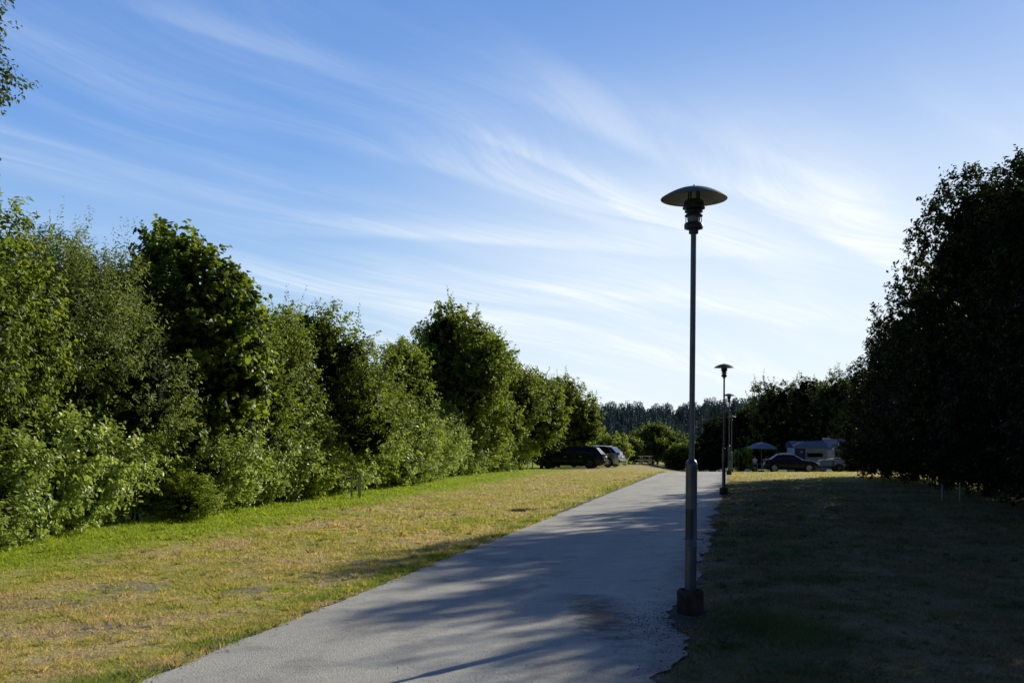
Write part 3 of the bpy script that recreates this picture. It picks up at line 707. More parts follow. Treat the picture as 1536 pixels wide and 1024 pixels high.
# shrubs in front of them: four prototypes, then copies
GS = 'glossy shrubs at the foot of the left hedgerow'
def shrub_proto(seed, mat, blobs, twigs, per, L, label, **kw):
    return tree(label, 'shrub', 0, 0, seed, blobs, mat, twigs, per, L, GS, 'shrub', 0.035, stems=4, cname='foliage', tname='stems', **kw)
LBL = 'glossy light green shrub in the unbroken hedge along the left lawn edge'
protos = [
    shrub_proto(51, M_HEDGE, [(0, 0, 1.05, 1.15, 1.2, 1.15), (-0.3, 0.3, 1.6, 0.8, 0.8, 0.8), (0.35, -0.4, 0.65, 0.8, 0.8, 0.7)], 1000, 16, 0.092, LBL, rich=True, twig=0.4, shoots=20, shoot_len=0.5, W=0.6),
    shrub_proto(52, M_HEDGE, [(0, 0, 1.0, 1.05, 1.2, 1.1), (-0.2, -0.3, 1.7, 0.7, 0.8, 0.75), (0.4, 0.3, 0.6, 0.75, 0.9, 0.65)], 1000, 16, 0.088, LBL, rich=True, twig=0.45, shoots=25, shoot_len=0.6, W=0.5),
    shrub_proto(53, M_LIME, [(0, 0, 1.0, 1.0, 1.1, 1.1), (0.0, 0.2, 1.6, 0.65, 0.7, 0.8)], 950, 16, 0.082, LBL, rich=True, twig=0.4, shoots=30, shoot_len=0.5, W=0.55),
]
spots = []
yy = 9.0; k = 0
while yy < 59:
    spots.append((yy, k)); yy += 1.15 + 0.010*yy; k += 1
rs = random.Random(5)
special = {}
first = [True]*3
def place_shrub(pi, x, y, rz, sc, label, group=GS):
    if first[pi]:
        first[pi] = False; o = protos[pi]; o.location = (x, y, gz(x, y) - 0.03); o.rotation_euler = (0, 0, rz); o.scale = sc; o['label'] = label
    else:
        o = dup(protos[pi], (x, y, gz(x, y) - 0.03), rz, label, sc, group)
    return o
for (y, k) in spots:
    pi = [0, 1, 0, 1, 2, 1, 0, 0, 1, 2][k % 10]
    s = rs.uniform(0.9, 1.15)*(1.0 + 0.22*float(sst(26, 42, y)))
    place_shrub(pi, LX(y, 1.15 - 0.75*float(sst(30, 42, y)) + rs.uniform(-.18, .25)), y, rs.uniform(0, 2*PI), (s, s, s*rs.uniform(0.85, 1.15)),
                LBL if pi != 2 else 'yellower shrub among the glossy ones in the hedge along the left lawn edge')
place_shrub(2, LX(20.6, 0.28), 20.6, 1.0, (0.62, 0.62, 0.42), 'small round bright green bush bulging out of the hedge foot before the two wooden stakes')
place_shrub(2, LX(37.5, 0.1), 37.5, 2.4, (1.0, 1.3, 0.85), 'bright yellow green bush bulging out of the hedge between the two pairs of left stakes')

# ------------------------------------------------------------------ dark trees on the right
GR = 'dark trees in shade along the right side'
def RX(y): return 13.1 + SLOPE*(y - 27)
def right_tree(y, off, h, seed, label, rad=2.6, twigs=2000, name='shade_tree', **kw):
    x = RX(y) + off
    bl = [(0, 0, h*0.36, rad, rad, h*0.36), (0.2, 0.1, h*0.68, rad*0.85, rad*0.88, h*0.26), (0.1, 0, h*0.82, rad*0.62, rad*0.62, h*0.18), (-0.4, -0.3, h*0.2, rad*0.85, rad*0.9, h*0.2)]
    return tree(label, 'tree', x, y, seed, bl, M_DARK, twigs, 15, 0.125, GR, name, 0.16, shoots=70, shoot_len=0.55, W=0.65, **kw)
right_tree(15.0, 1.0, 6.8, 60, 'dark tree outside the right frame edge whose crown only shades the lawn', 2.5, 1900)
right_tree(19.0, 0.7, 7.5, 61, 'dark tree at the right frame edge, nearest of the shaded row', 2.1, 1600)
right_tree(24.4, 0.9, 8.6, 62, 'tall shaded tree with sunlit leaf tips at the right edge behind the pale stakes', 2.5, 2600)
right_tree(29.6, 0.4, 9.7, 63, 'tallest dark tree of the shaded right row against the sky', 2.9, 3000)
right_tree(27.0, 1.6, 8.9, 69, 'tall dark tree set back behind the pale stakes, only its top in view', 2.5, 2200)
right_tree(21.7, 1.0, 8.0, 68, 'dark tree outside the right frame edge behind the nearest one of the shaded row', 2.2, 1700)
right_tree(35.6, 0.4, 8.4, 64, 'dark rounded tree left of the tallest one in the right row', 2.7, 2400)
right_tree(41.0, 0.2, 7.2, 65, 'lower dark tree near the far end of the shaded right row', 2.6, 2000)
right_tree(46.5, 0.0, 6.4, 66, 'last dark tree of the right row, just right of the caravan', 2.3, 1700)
t = tree('dark undergrowth bush behind the two pale stakes on the right', 'bush', RX(27) + 1.1, 27.2, 67, [(0, 0, 0.9, 1.6, 1.8, 1.1)], M_DARK, 700, 12, 0.11, None, 'bush', 0.05, 4, 'foliage', 'stems')
for y, lb in ((21.8, 'dark undergrowth bush at the right edge of the photo'), (32.5, 'dark undergrowth bush under the tallest tree of the right row'), (38.2, 'dark undergrowth bush behind the single thin stake on the right'), (43.5, 'dark undergrowth bush farthest along the right row')):
    dup(t, (RX(y) + 1.0, y, gz(RX(y), y)), y, lb, (1.2, 1.2, 1.7))
for y, k_ in ((10.5, 1.7), (14.0, 1.7), (17.5, 1.6), (20.0, 1.8), (23.6, 1.6)):
    dup(t, (RX(y) + 1.6, y, 0.0), y*2, 'dark undergrowth bush outside the right frame edge, part of the shaded row', (1.4, 1.4, k_), 'undergrowth outside the right frame edge')

# ------------------------------------------------------------------ trees and bushes at the far end
GF = 'trees behind the caravan'
def far_tree(x, y, h, seed, mat, label, rad=2.8, twigs=1300, L=0.24, group=GF, name='tree'):
    bl = [(0, 0, h*0.42, rad, rad, h*0.40), (0.3, 0, h*0.72, rad*0.8, rad*0.8, h*0.24), (-rad*0.35, 0, h*0.3, rad*0.8, rad*0.8, h*0.28)]
    return tree(label, 'tree', x, y, seed, bl, mat, twigs, 12, L, group, name, 0.15, shoots=60, shoot_len=1.3)
far_tree(px(1158, 98), 98, 8.9, 71, M_FAR, 'feathery tree with pale top above the parasol', 3.1)
far_tree(px(1208, 100), 100, 10.2, 72, M_FAR, 'pale topped tree above the awning', 3.3)
far_tree(px(1256, 96), 96, 9.6, 73, M_FAR, 'pale topped tree above the caravan roof', 3.3)
far_tree(px(1300, 92), 92, 9.0, 74, M_FAR, 'tree behind the right end of the caravan', 2.7)
far_tree(px(1108, 101), 101, 6.6, 75, M_DARK, 'dark tree directly behind the two farthest street lamps', 2.4)
far_tree(px(1072, 104), 104, 5.4, 76, M_DARK, 'dark tree right of the nearest lamp pole at the end of the road', 2.0)
far_tree(px(1132, 104), 104, 5.8, 77, M_DARK, 'low dark tree behind the parasol', 2.6)
far_tree(px(1185, 105), 105, 6.2, 78, M_DARK, 'low dark tree behind the awning', 2.8)
def bush(x, y, seed, blobs, mat, label, twigs=900, L=0.18, **kw):
    return tree(label, 'bush', x, y, seed, blobs, mat, twigs, 12, L, None, 'bush', 0.06, 5, 'foliage', 'stems', shoots=20, shoot_len=0.5, **kw)
bush(px(978, 93), 93, 81, [(0, 0, 1.6, 2.3, 2.0, 1.75), (0.1, 0, 2.7, 1.3, 1.2, 1.1), (1.6, 0, 1.6, 1.5, 1.4, 1.4)], M_MID, 'big rounded dark green bush behind the picnic bench', 1500)
bush(px(1014, 90), 90, 82, [(0, 0, 0.9, 1.15, 1.1, 1.15), (0.3, 0, 1.4, 0.8, 0.8, 0.8)], M_OLIVE, 'lighter green bush at the end of the road right of the picnic bench', 800)
bush(px(946, 90), 90, 83, [(0, 0, 1.1, 0.95, 0.9, 1.2)], M_OLIVE, 'light green bush left of the picnic bench', 600)
bush(px(1048, 108), 108, 84, [(0, 0, 1.3, 1.9, 1.5, 1.7)], M_MID, 'dark bush closing the far end of the road', 800)
bush(px(1068, 96), 96, 85, [(0, 0, 1.0, 1.0, 1.0, 1.2)], M_DARK, 'low dark bush left of the second street lamp at the road end', 600)
bush(px(1114, 90), 90, 86, [(0, 0, 0.9, 0.75, 0.7, 1.1)], M_LIME, 'yellowish sunlit bush left of the person in the white shirt', 350)
bush(px(1284, 80), 80, 87, [(0, 0, 0.9, 1.0, 0.9, 1.0)], M_DARK, 'low dark shrub right of the utility trailer', 500)

# ------------------------------------------------------------------ hill and far forest
def hill_h(x, y):
    rise = sst(400, 535, y)
    crest = 15.0 + 4.0*sst(20, 160, x) + 1.6*np.sin(x*0.045 + 1) + 0.8*np.sin(x*0.13)
    return -9.3 + rise*crest - 0.02*np.clip(y - 560, 0, None)
def make_hill():
    xs = np.linspace(-500, 900, 90); ys = np.linspace(370, 900, 50)
    X, Y = np.meshgrid(xs, ys); Z = hill_h(X, Y)
    V = np.stack([X, Y, Z], -1).reshape(-1, 3); n = len(xs)
    i = np.arange(len(ys)-1)[:, None]*n + np.arange(n-1)[None, :]
    Fc = np.stack([i, i+1, i+n+1, i+n], -1).reshape(-1, 4)
    m = simple('hazy_hill_ground', (0.13, 0.20, 0.21), 0.95, 0, 0.3, 0.2)  # distance haze mixed into the ground colour as blue
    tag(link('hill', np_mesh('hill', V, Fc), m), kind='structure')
make_hill()
def make_forest():
    g = np.random.default_rng(90); V, Fs, T = [], [], []; off = 0
    pts = []
    for y in np.arange(408, 556, 4.8):
        for x in np.arange(-70, 250, 4.6):
            pts.append((x + g.uniform(-1.8, 1.8), y + g.uniform(-1.8, 1.8)))
    for (x, y) in pts:
        decid = g.uniform() < 0.22 + 0.25*(x > 85)*(y < 480)
        z0 = float(hill_h(x, y)); h = g.uniform(11, 18) if not decid else g.uniform(9, 13)
        n = 210
        t = g.uniform(0, 1, n)**0.75; a = g.uniform(0, 2*PI, n)
        if decid:
            rad = 3.2*np.sqrt(np.clip(1 - (2*t - 1)**2, 0.02, 1)); L = g.uniform(1.0, 1.7, n); zz = z0 + 2 + t*(h - 2)
            base_t = 0.75
        else:
            rad = (1 - t)**0.62*g.uniform(2.8, 4.0) + 0.35; L = 0.7 + 1.7*(1 - t)*g.uniform(0.6, 1.2, n); zz = z0 + 1 + t*(h - 1)
            base_t = g.uniform(0.0, 0.4)
        rr = rad*g.uniform(0.45, 0.85, n)
        P = np.stack([x + rr*np.cos(a), y + rr*np.sin(a), zz], -1)
        ax = np.stack([np.cos(a), np.sin(a), np.full(n, -0.35 if not decid else 0.1) + g.normal(0, .2, n)], -1)
        nr = np.stack([0.5*np.cos(a), 0.5*np.sin(a), np.ones(n)], -1) + g.normal(0, 0.35, (n, 3)); nr /= np.linalg.norm(nr, axis=1, keepdims=True)
        v, f, k = leaf_geo(P, ax, nr, L, L*0.75, False)
        V.append(v); Fs.append(f + off); T.append(np.repeat(np.clip(base_t + g.uniform(-.15, .25, n), 0, 1), k)); off += len(v)
        # spire that closes the middle
        c = 7; aa = np.arange(c)*2*PI/c
        rc = 1.5 if not decid else 2.0
        ring = np.stack([x + rc*np.cos(aa), y + rc*np.sin(aa), np.full(c, z0 + (0.5 if not decid else 2.5))], -1)
        v = np.concatenate([ring, [[x, y, z0 + h*(1.0 if not decid else 0.9)]]])
        f = np.array([(i, (i+1) % c, c) for i in range(c)])
        V.append(v); Fs.append(f + off); T.append(np.full(c+1, base_t*0.6)); off += len(v)
    m = foliage('hazy_forest_needles', (0.060, 0.105, 0.120), (0.100, 0.165, 0.165), (0.22, 0.30, 0.20), 0.12, 0.8, 0.1, (0.05, 0.08, 0.06))  # bluish haze of distance put into the tree colours
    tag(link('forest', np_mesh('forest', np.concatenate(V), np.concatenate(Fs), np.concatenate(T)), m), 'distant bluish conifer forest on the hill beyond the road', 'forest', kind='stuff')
make_forest()

# ------------------------------------------------------------------ street lamps
LAMP = simple('lamp_metal', (0.115, 0.135, 0.155), 0.38, 0.55, 0.22, 7)
LAMP_DARK = simple('lamp_louvre', (0.030, 0.033, 0.036), 0.45, 0.3, 0.3, 15)
LAMP_GREEN = simple('lamp_shade_paint', (0.11, 0.155, 0.115), 0.6, 0.0, 0.3, 6)
LAMP_IN = simple('shade_lining', (0.42, 0.40, 0.35), 0.6, 0, 0.15, 6)
CONC = simple('old_concrete', (0.070, 0.060, 0.045), 0.95, 0, 0.55, 9, 0.2, 0, 0.8)
STEEL = simple('bare_steel', (0.45, 0.46, 0.48), 0.35, 0.8, 0.2, 20)
GLASSY = simple('frosted_glass', (0.13, 0.15, 0.17), 0.25, 0, 0.2, 10)
def make_lamp():
    t = thing('street_lamp', '', 'street lamp')
    bm = bmesh.new(); rr = random.Random(4); n = 22
    rows = []
    for (r, z) in ((0.128, -0.12), (0.127, 0.05), (0.124, 0.13), (0.125, 0.205), (0.117, 0.225), (0.096, 0.222), (0.092, 0.17), (0.03, 0.17)):
        rows.append([bm.verts.new(((r + rr.uniform(-.004, .004))*math.cos(2*PI*i/n), (r + rr.uniform(-.004, .004))*math.sin(2*PI*i/n), z + (rr.uniform(-.012, .006) if z > 0.2 else 0))) for i in range(n)])
    grid_faces(bm, rows, True); bm_obj('concrete_base', bm, CONC, t, 50)
    bm = bmesh.new(); lathe(bm, [(0.0535, 0.10), (0.0535, 0.62)], 28)
    lathe(bm, [(0.0548, 0.621), (0.0548, 0.635), (0.0535, 0.637), (0.0535, 1.375), (0.0545, 1.378), (0.0545, 1.392), (0.050, 1.412), (0.036, 1.436), (0.030, 1.44)], 28)
    sleeve = bm_obj('pole_sleeve', bm, LAMP, t, 40)
    bm = bmesh.new()
    rows = [[bm.verts.new((0.0555*math.sin(a), -0.0555*math.cos(a), z)) for a in np.linspace(-0.75 - .5, 0.75 - .5, 9)] for z in (0.70, 0.98)]
    grid_faces(bm, rows)
    r = bmesh.ops.solidify(bm, geom=list(bm.faces), thickness=0.004)
    bm_obj('access_door', bm, LAMP, sleeve, 40)
    bm = bmesh.new(); lathe(bm, [(0.0265, 1.42), (0.026, 3.56)], 20); bm_obj('pole', bm, LAMP, t, 40)
    bm = bmesh.new(); tube(bm, (-0.072, -0.012, 0.70), (0.10, -0.012, 0.70), 0.007, None, 8); tube(bm, (0.094, -0.012, 0.70), (0.112, -0.012, 0.70), 0.0125, None, 6)
    bm_obj('bolt', bm, STEEL, t, 40)
    # lantern
    bm = bmesh.new(); lathe(bm, [(0.040, 3.545), (0.044, 3.55), (0.044, 3.578), (0.060, 3.588), (0.086, 3.592), (0.088, 3.605), (0.088, 3.632), (0.078, 3.645), (0.058, 3.65)], 28)
    bm_obj('lantern_cup', bm, LAMP_DARK, t, 40)
    bm = bmesh.new(); lathe(bm, [(0.052, 3.645), (0.060, 3.67), (0.062, 3.69), (0.058, 3.715)], 24); bm_obj('glass', bm, GLASSY, t, 40)
    bm = bmesh.new()
    prof = [(0.055, 3.705), (0.084, 3.708), (0.084, 3.716), (0.062, 3.735), (0.062, 3.746), (0.085, 3.748), (0.085, 3.756), (0.066, 3.77), (0.078, 3.777), (0.104, 3.779), (0.104, 3.789), (0.094, 3.80), (0.090, 3.845), (0.070, 3.862), (0.0, 3.865)]
    lathe(bm, prof, 28); bm_obj('louvre', bm, LAMP_DARK, t, 40)
    for k in range(4):
        a = R(20 + 90*k); bm = bmesh.new()
        tube(bm, (0.055*math.cos(a), 0.055*math.sin(a), 3.855), (0.055*math.cos(a), 0.055*math.sin(a), 3.972), 0.008, None, 8)
        bm_obj('support_rod', bm, LAMP_DARK, t, 40); bm = bmesh.new()
        tube(bm, (0.083*math.cos(a), 0.083*math.sin(a), 3.64), (0.083*math.cos(a), 0.083*math.sin(a), 3.712), 0.004, None, 6)
        bm_obj('guard_rod', bm, LAMP_DARK, t, 40)
    bm = bmesh.new()
    prof = [(0.0, 3.982)] + [(0.308*q, 3.872 + 0.110*(1 - q**1.9)) for q in np.linspace(0.08, 0.99, 14)] + [(0.309, 3.868)]
    lathe(bm, prof, 44, caps=False); sh = bm_obj('lamp_shade', bm, LAMP_GREEN, t, 60)
    bm = bmesh.new()
    prof = [(0.3085, 3.867)] + [(0.306*q, 3.866 + 0.104*(1 - q**1.9)) for q in np.linspace(0.99, 0.08, 14)] + [(0.0, 3.970)]
    lathe(bm, prof, 44, caps=False); bm_obj('shade_lining', bm, LAMP_IN, sh, 60)
    bm = bmesh.new(); lathe(bm, [(0.009, 3.975), (0.009, 3.998), (0.005, 4.004), (0.0, 4.006)], 10); bm_obj('finial', bm, LAMP_DARK, sh, 40)
    return t
lamp = make_lamp()
GLAMP = 'street lamps along the right edge of the road'
lamps = [(1.665, 9.34, 0.5, 'nearest street lamp with a wide dish shade, its concrete foot at the broken asphalt edge'),
         (px(1085.5, 30.4), 30.4, 0.35, 'second street lamp along the road, between the nearest lamp and the distant pair'),
         (px(1093.5, 49.0), 49.0, 0.3, 'third street lamp, left one of the distant pair at the end of the road'),
         (px(1097.5, 70.4), 70.4, 0.1, 'farthest and smallest street lamp just right of the third one')]
for i, (x, y, lean, lb) in enumerate(lamps):
    o = lamp if i == 0 else dup(lamp, (0, 0, 0))
    o.location = (x, y, gz(x, y)); o.rotation_euler = (0, R(lean), 0.6*i); tag(o, lb, 'street lamp', GLAMP)

# ------------------------------------------------------------------ wooden stakes
WOOD = simple('grey_wood', (0.40, 0.37, 0.31), 0.85, 0, 0.4, 14, 0.2, 0, 0.5)
WOODP = simple('pale_wood', (0.50, 0.47, 0.42), 0.8, 0, 0.25, 14, 0.2, 0, 0.4)
def stake(x, y, h, w, mat, label, group, lean=0.0):
    bm = bmesh.new(); box(bm, (0, 0, h/2 - 0.1), (w, w*0.9, h + 0.2), bevel=w*0.12)
    for v in bm.verts:
        if v.co.z > h*0.9: v.co.z -= 0.25*abs(v.co.x)
    o = bm_obj('wooden_post', bm, mat); o.location = (x, y, gz(x, y)); o.rotation_euler = (0, lean, 0.3)
    tag(o, label, 'post', group); return o
stake(px(527.5, 28.6), 28.6, 0.64, 0.055, WOOD, 'thinner left stake of the nearest pair before the left hedge', 'stakes before the left hedge')
stake(px(539, 28.6), 28.6, 0.66, 0.085, WOOD, 'thicker right stake of the nearest pair before the left hedge', 'stakes before the left hedge', 0.02)
stake(px(691, 48), 48, 0.50, 0.07, WOOD, 'left stake of the farther pair halfway along the left hedge', 'stakes before the left hedge')
stake(px(699.5, 48), 48, 0.52, 0.09, WOOD, 'right stake of the farther pair halfway along the left hedge', 'stakes before the left hedge')
stake(px(717, 50), 50, 0.42, 0.06, WOOD, 'single stake half sunk in the hedge right of the farther pair', 'stakes before the left hedge')
stake(px(798.5, 65.5), 65.5, 0.60, 0.06, WOODP, 'pale stake in front of the black estate car bonnet, nearer the car', 'pale stakes by the black estate car')
stake(px(791, 65.5), 65.5, 0.55, 0.05, WOODP, 'pale stake left of the other one before the black estate car', 'pale stakes by the black estate car')
stake(px(1413.5, 26.6), 26.6, 0.49, 0.032, WOODP, 'pale thin stake standing left of its twin in the dark right lawn', 'pale stakes in the shaded right lawn')
stake(px(1440, 26.6), 26.6, 0.49, 0.032, WOODP, 'pale thin stake standing right of its twin in the dark right lawn', 'pale stakes in the shaded right lawn')
stake(px(1322, 40.5), 40.5, 0.95, 0.05, WOOD, 'single tall thin stake at the foot of the dark right trees', 'pale stakes in the shaded right lawn')

# ------------------------------------------------------------------ picnic bench
PLANK = simple('bleached_planks', (0.42, 0.38, 0.32), 0.75, 0, 0.3, 10, 0.25, 0, 0.4)
def make_bench():
    x, y = px(968, 86), 86
    t = thing('picnic_table', 'weathered wooden picnic table with benches before the big dark bush', 'picnic table', (x, y, gz(x, y)), 0.12)
    bm = bmesh.new()
    for k in range(5): box(bm, (0, -0.30 + 0.15*k, 0.78), (1.15, 0.135, 0.045), bevel=0.006)
    bm_obj('table_top', bm, PLANK, t)
    for s in (-1, 1):
        bm = bmesh.new()
        for k in range(2): box(bm, (-0.10, s*(0.66 + 0.13*k), 0.45), (1.25, 0.12, 0.04), bevel=0.006)
        bm_obj('seat', bm, PLANK, t)
    for s in (-1, 1):
        bm = bmesh.new()
        box(bm, (s*0.38, 0, 0.735), (0.05, 0.74, 0.05)); box(bm, (s*0.38 - 0.05, 0, 0.41), (0.05, 1.60, 0.06))
        box(bm, (s*0.38 + 0.05, -0.40, 0.38), (0.045, 0.09, 0.86), (R(-24), 0, 0)); box(bm, (s*0.38 + 0.05, 0.40, 0.38), (0.045, 0.09, 0.86), (R(24), 0, 0))
        bm_obj('leg_frame', bm, WOOD, t)
make_bench()

# ------------------------------------------------------------------ cars
def paint(name, col, metal=0.3, rough=0.28):
    return simple(name, col, rough, metal, 0.06, 3, 0.3, 0.16)
P_BLACK = paint('black_car_paint', (0.008, 0.009, 0.014))
P_NAVY = paint('blackish_plum_paint', (0.010, 0.008, 0.014))
P_SILVER = paint('silver_car_paint', (0.42, 0.44, 0.47), 0.7, 0.3)
CARGLASS = simple('car_glass', (0.006, 0.008, 0.012), 0.06, 0.0, 0.1, 2, 0.6)
RUBBER = simple('tyre_rubber', (0.012, 0.012, 0.013), 0.85, 0, 0.3, 20)
ALLOY = simple('alloy', (0.66, 0.67, 0.70), 0.35, 0.2, 0.1, 10)
ALLOYD = simple('dark_alloy', (0.10, 0.10, 0.11), 0.4, 0.7, 0.1, 10)
CHROME = simple('chrome_trim', (0.62, 0.63, 0.65), 0.22, 0.9, 0.05, 10)
TRIM = simple('bright_trim', (0.78, 0.79, 0.82), 0.3, 0.1, 0.05, 10)
RED = simple('tail_light', (0.16, 0.010, 0.012), 0.2, 0, 0.2, 12)
LENS = simple('headlight_lens', (0.55, 0.58, 0.62), 0.15, 0.3, 0.2, 12)
PLATE = simple('number_plate_white', (0.70, 0.70, 0.68), 0.5, 0, 0.05, 4)
CLAD = simple('black_plastic', (0.014, 0.014, 0.015), 0.6, 0, 0.2, 20)

def apply_mods(o):
    dg = bpy.context.evaluated_depsgraph_get(); dg.update()
    me = bpy.data.meshes.new_from_object(o.evaluated_get(dg)); o.modifiers.clear(); o.data = me
    return me
def make_car(label, cat, loc, rotz, S):
    t = thing('parked_car', label, cat, loc, rotz)
    half, body_m = S['w']/2, S['paint']
    top = S['top']; zb = 0.19                        # (x, z of the shoulder line) from rear to front
    xs = np.linspace(top[0][0], top[-1][0], 44)
    zt = np.interp(xs, [p[0] for p in top], [p[1] for p in top])
    u = (xs - xs[0])/(xs[-1] - xs[0])
    wd = half*(1 - 0.16*np.clip(1 - u/0.10, 0, 1)**2 - 0.22*np.clip((u - 0.86)/0.14, 0, 1)**2)
    zlow = zb + 0.12*np.clip(1 - u/0.06, 0, 1) + 0.10*np.clip((u - 0.94)/0.06, 0, 1)
    bm = bmesh.new(); rows = []
    for x, z, w, zl in zip(xs, zt, wd, zlow):
        zm = zl + (z - zl)*0.55
        half_pts = [(0, zl), (w*0.86, zl), (w*0.965, zl + 0.06), (w, zm - 0.10), (w*0.998, zm + 0.06), (w*0.965, z - 0.07), (w*0.90, z - 0.012), (w*0.6, z + 0.018), (0, z + 0.03)]
        pts = half_pts + [(-a, b) for a, b in half_pts[-2:0:-1]]
        rows.append([bm.verts.new((x, a, b)) for a, b in pts])
    grid_faces(bm, rows, True); bm.faces.new(rows[0]); bm.faces.new(rows[-1][::-1])
    body = bm_obj('body', bm, body_m, t, 34)
    # wheel arches
    rw = S['rw']; cuts = bmesh.new()
    for wx in S['axles']:
        for s in (-1, 1):
            tube(cuts, (wx, s*(half - 0.28), rw), (wx, s*(half + 0.2), rw), rw + 0.055, None, 26)
    cme = bpy.data.meshes.new('arch'); bmesh.ops.recalc_face_normals(cuts, faces=cuts.faces); cuts.to_mesh(cme); cuts.free()
    cut = bpy.data.objects.new('arch', cme); COL.objects.link(cut); cut.parent = t
    md = body.modifiers.new('b', 'BOOLEAN'); md.object = cut; md.operation = 'DIFFERENCE'; md.solver = 'EXACT'
    bpy.context.view_layer.update(); apply_mods(body); body.data.set_sharp_from_angle(angle=R(34))
    bpy.data.objects.remove(cut)
    # greenhouse
    G = S['cabin']; wb, wr = half*0.90, half*G.get('wr', 0.72)
    def zbelt(x): return float(np.interp(x, [p[0] for p in top], [p[1] for p in top])) - 0.02
    def pt(s, q, side, out=0.0):
        xb = G['rb'] + (G['fb'] - G['rb'])*s; xr = G['rr'] + (G['fr'] - G['rr'])*s
        x = xb + (xr - xb)*q
        zr = G['z'] - 0.05*(2*s - 1)**2 - G.get('drop', 0.0)*(1 - s)
        z = zbelt(xb)*(1 - q) + zr*q
        tp = 1 - 0.10*max(0, (s - 0.8)/0.2)**2 - 0.07*max(0, (0.15 - s)/0.15)**2
        w = (wb + (wr - wb)*q**1.3)*tp
        return Vector((x, side*(w + out), z))
    ss = np.linspace(0, 1, 21); qs = np.linspace(0, 1, 6)
    bm = bmesh.new(); rows = []
    for s in ss:
        L_ = [pt(s, q, 1) for q in qs]; R_ = [pt(s, q, -1) for q in qs[::-1]]
        mid = (L_[-1] + R_[0])/2 + Vector((0, 0, 0.035))
        rows.append([bm.verts.new(v) for v in L_ + [mid] + R_])
    grid_faces(bm, rows); bm.faces.new(rows[0]); bm.faces.new(rows[-1][::-1])
    bm_obj('windows', bm, CARGLASS, t, 40)
    bm = bmesh.new(); rows = []
    for s in np.linspace(G.get('r0', 0.02), G.get('r1', 0.98), 17):
        a = pt(s, 0.93, 1, 0.004); b = pt(s, 0.93, -1, 0.004); c = pt(s, 1, 1, 0.001); d = pt(s, 1, -1, 0.001)
        c.z += 0.012; d.z += 0.012
        m1 = c.lerp(d, 0.25) + Vector((0, 0, 0.028)); m2 = c.lerp(d, 0.5) + Vector((0, 0, 0.04)); m3 = c.lerp(d, 0.75) + Vector((0, 0, 0.028))
        rows.append([bm.verts.new(v) for v in (a, c, m1, m2, m3, d, b)])
    grid_faces(bm, rows); bm_obj('roof', bm, S.get('roof', body_m), t, 40)
    for (s0, s1, t0, t1, mt) in S['pillars']:
        for side in (-1, 1):
            bm = bmesh.new(); rows = []
            for q in np.linspace(0, 0.96, 6):
                a = s0 + (t0 - s0)*q; b = s1 + (t1 - s1)*q
                rows.append([bm.verts.new(pt(a, q, side, 0.006)), bm.verts.new(pt(b, q, side, 0.006))])
            grid_faces(bm, rows); bm_obj('pillar', bm, mt or body_m, t)
    if S.get('rails'):
        for side in (-1, 1):
            bm = bmesh.new(); pts = [pt(s, 1, side, -0.03) + Vector((0, 0, 0.055 if 0.08 < s < 0.85 else 0.02)) for s in np.linspace(0.06, 0.87, 12)]
            polytube(bm, pts, [0.016]*12, 6); bm_obj('roof_rail', bm, S['rails'], t, 40)
    if S.get('arc'):                                  # bright trim arching over the side windows
        for side in (-1, 1):
            bm = bmesh.new(); rows = []
            path = [(0.0, q) for q in np.linspace(0.0, 0.9, 6)] + [(s, 0.97) for s in np.linspace(0.05, 0.95, 12)] + [(1.0, q) for q in np.linspace(0.9, 0.0, 6)]
            for i_, (s, q) in enumerate(path):
                ds = 0.035 if i_ < 6 else (-0.03 if i_ > 17 else 0); dq = -0.13 if 5 < i_ < 18 else 0
                rows.append([bm.verts.new(pt(s, q, side, 0.010)), bm.verts.new(pt(s + ds*2.4, q + dq, side, 0.010))])
            grid_faces(bm, rows); bm_obj('roof_trim', bm, S['arc'], t)
    def zat(x): return float(np.interp(x, xs, zt))
    def wat(x): return float(np.interp(x, xs, wd))
    for (x0, x1) in S['doors']:
        for side in (-1, 1):
            bm = bmesh.new(); rows = []
            for x in np.linspace(x0, x1, 6):
                z = zat(x); zm = zb + (z - zb)*0.55; w = wat(x)
                rows.append([bm.verts.new((x, side*(a + 0.005), b)) for a, b in ((w*0.972, zb + 0.09), (w, zm - 0.10), (w*0.998, zm + 0.06), (w*0.967, z - 0.075))])
            grid_faces(bm, rows); dr = bm_obj('door', bm, body_m, t, 40)
            bm = bmesh.new(); box(bm, (x0 + 0.14, side*(wat(x0 + .14)*0.99 + 0.018), zat(x0) - 0.17), (0.20, 0.025, 0.028), bevel=0.006); bm_obj('handle', bm, S.get('handle', body_m), dr)
    for side in (-1, 1):
        bm = bmesh.new(); mx = G['fb'] - 0.42
        box(bm, (mx, side*(half + 0.06), zat(mx) + 0.10), (0.11, 0.20, 0.13), (0, 0, side*0.2), bevel=0.03); bm_obj('mirror', bm, body_m, t, 40)
        xr, zr = xs[0], S['tail_z']
        bm = bmesh.new(); box(bm, (xr + 0.09, side*half*0.72, zr), (0.20, half*0.32, 0.17), (0, 0, side*0.22), bevel=0.03); bm_obj('tail_light', bm, RED, t, 40)
        xf = xs[-1]
        bm = bmesh.new(); box(bm, (xf - 0.20, side*half*0.70, S['head_z']), (0.34, half*0.28, 0.13), (0, R(12), -side*0.42), bevel=0.035); bm_obj('headlight', bm, LENS, t, 40)
    bm = bmesh.new(); box(bm, (xs[0] + 0.03, 0, 0.44), (0.22, S['w']*0.86, 0.20), bevel=0.05); bm_obj('rear_bumper', bm, S.get('bumper', body_m), t, 40)
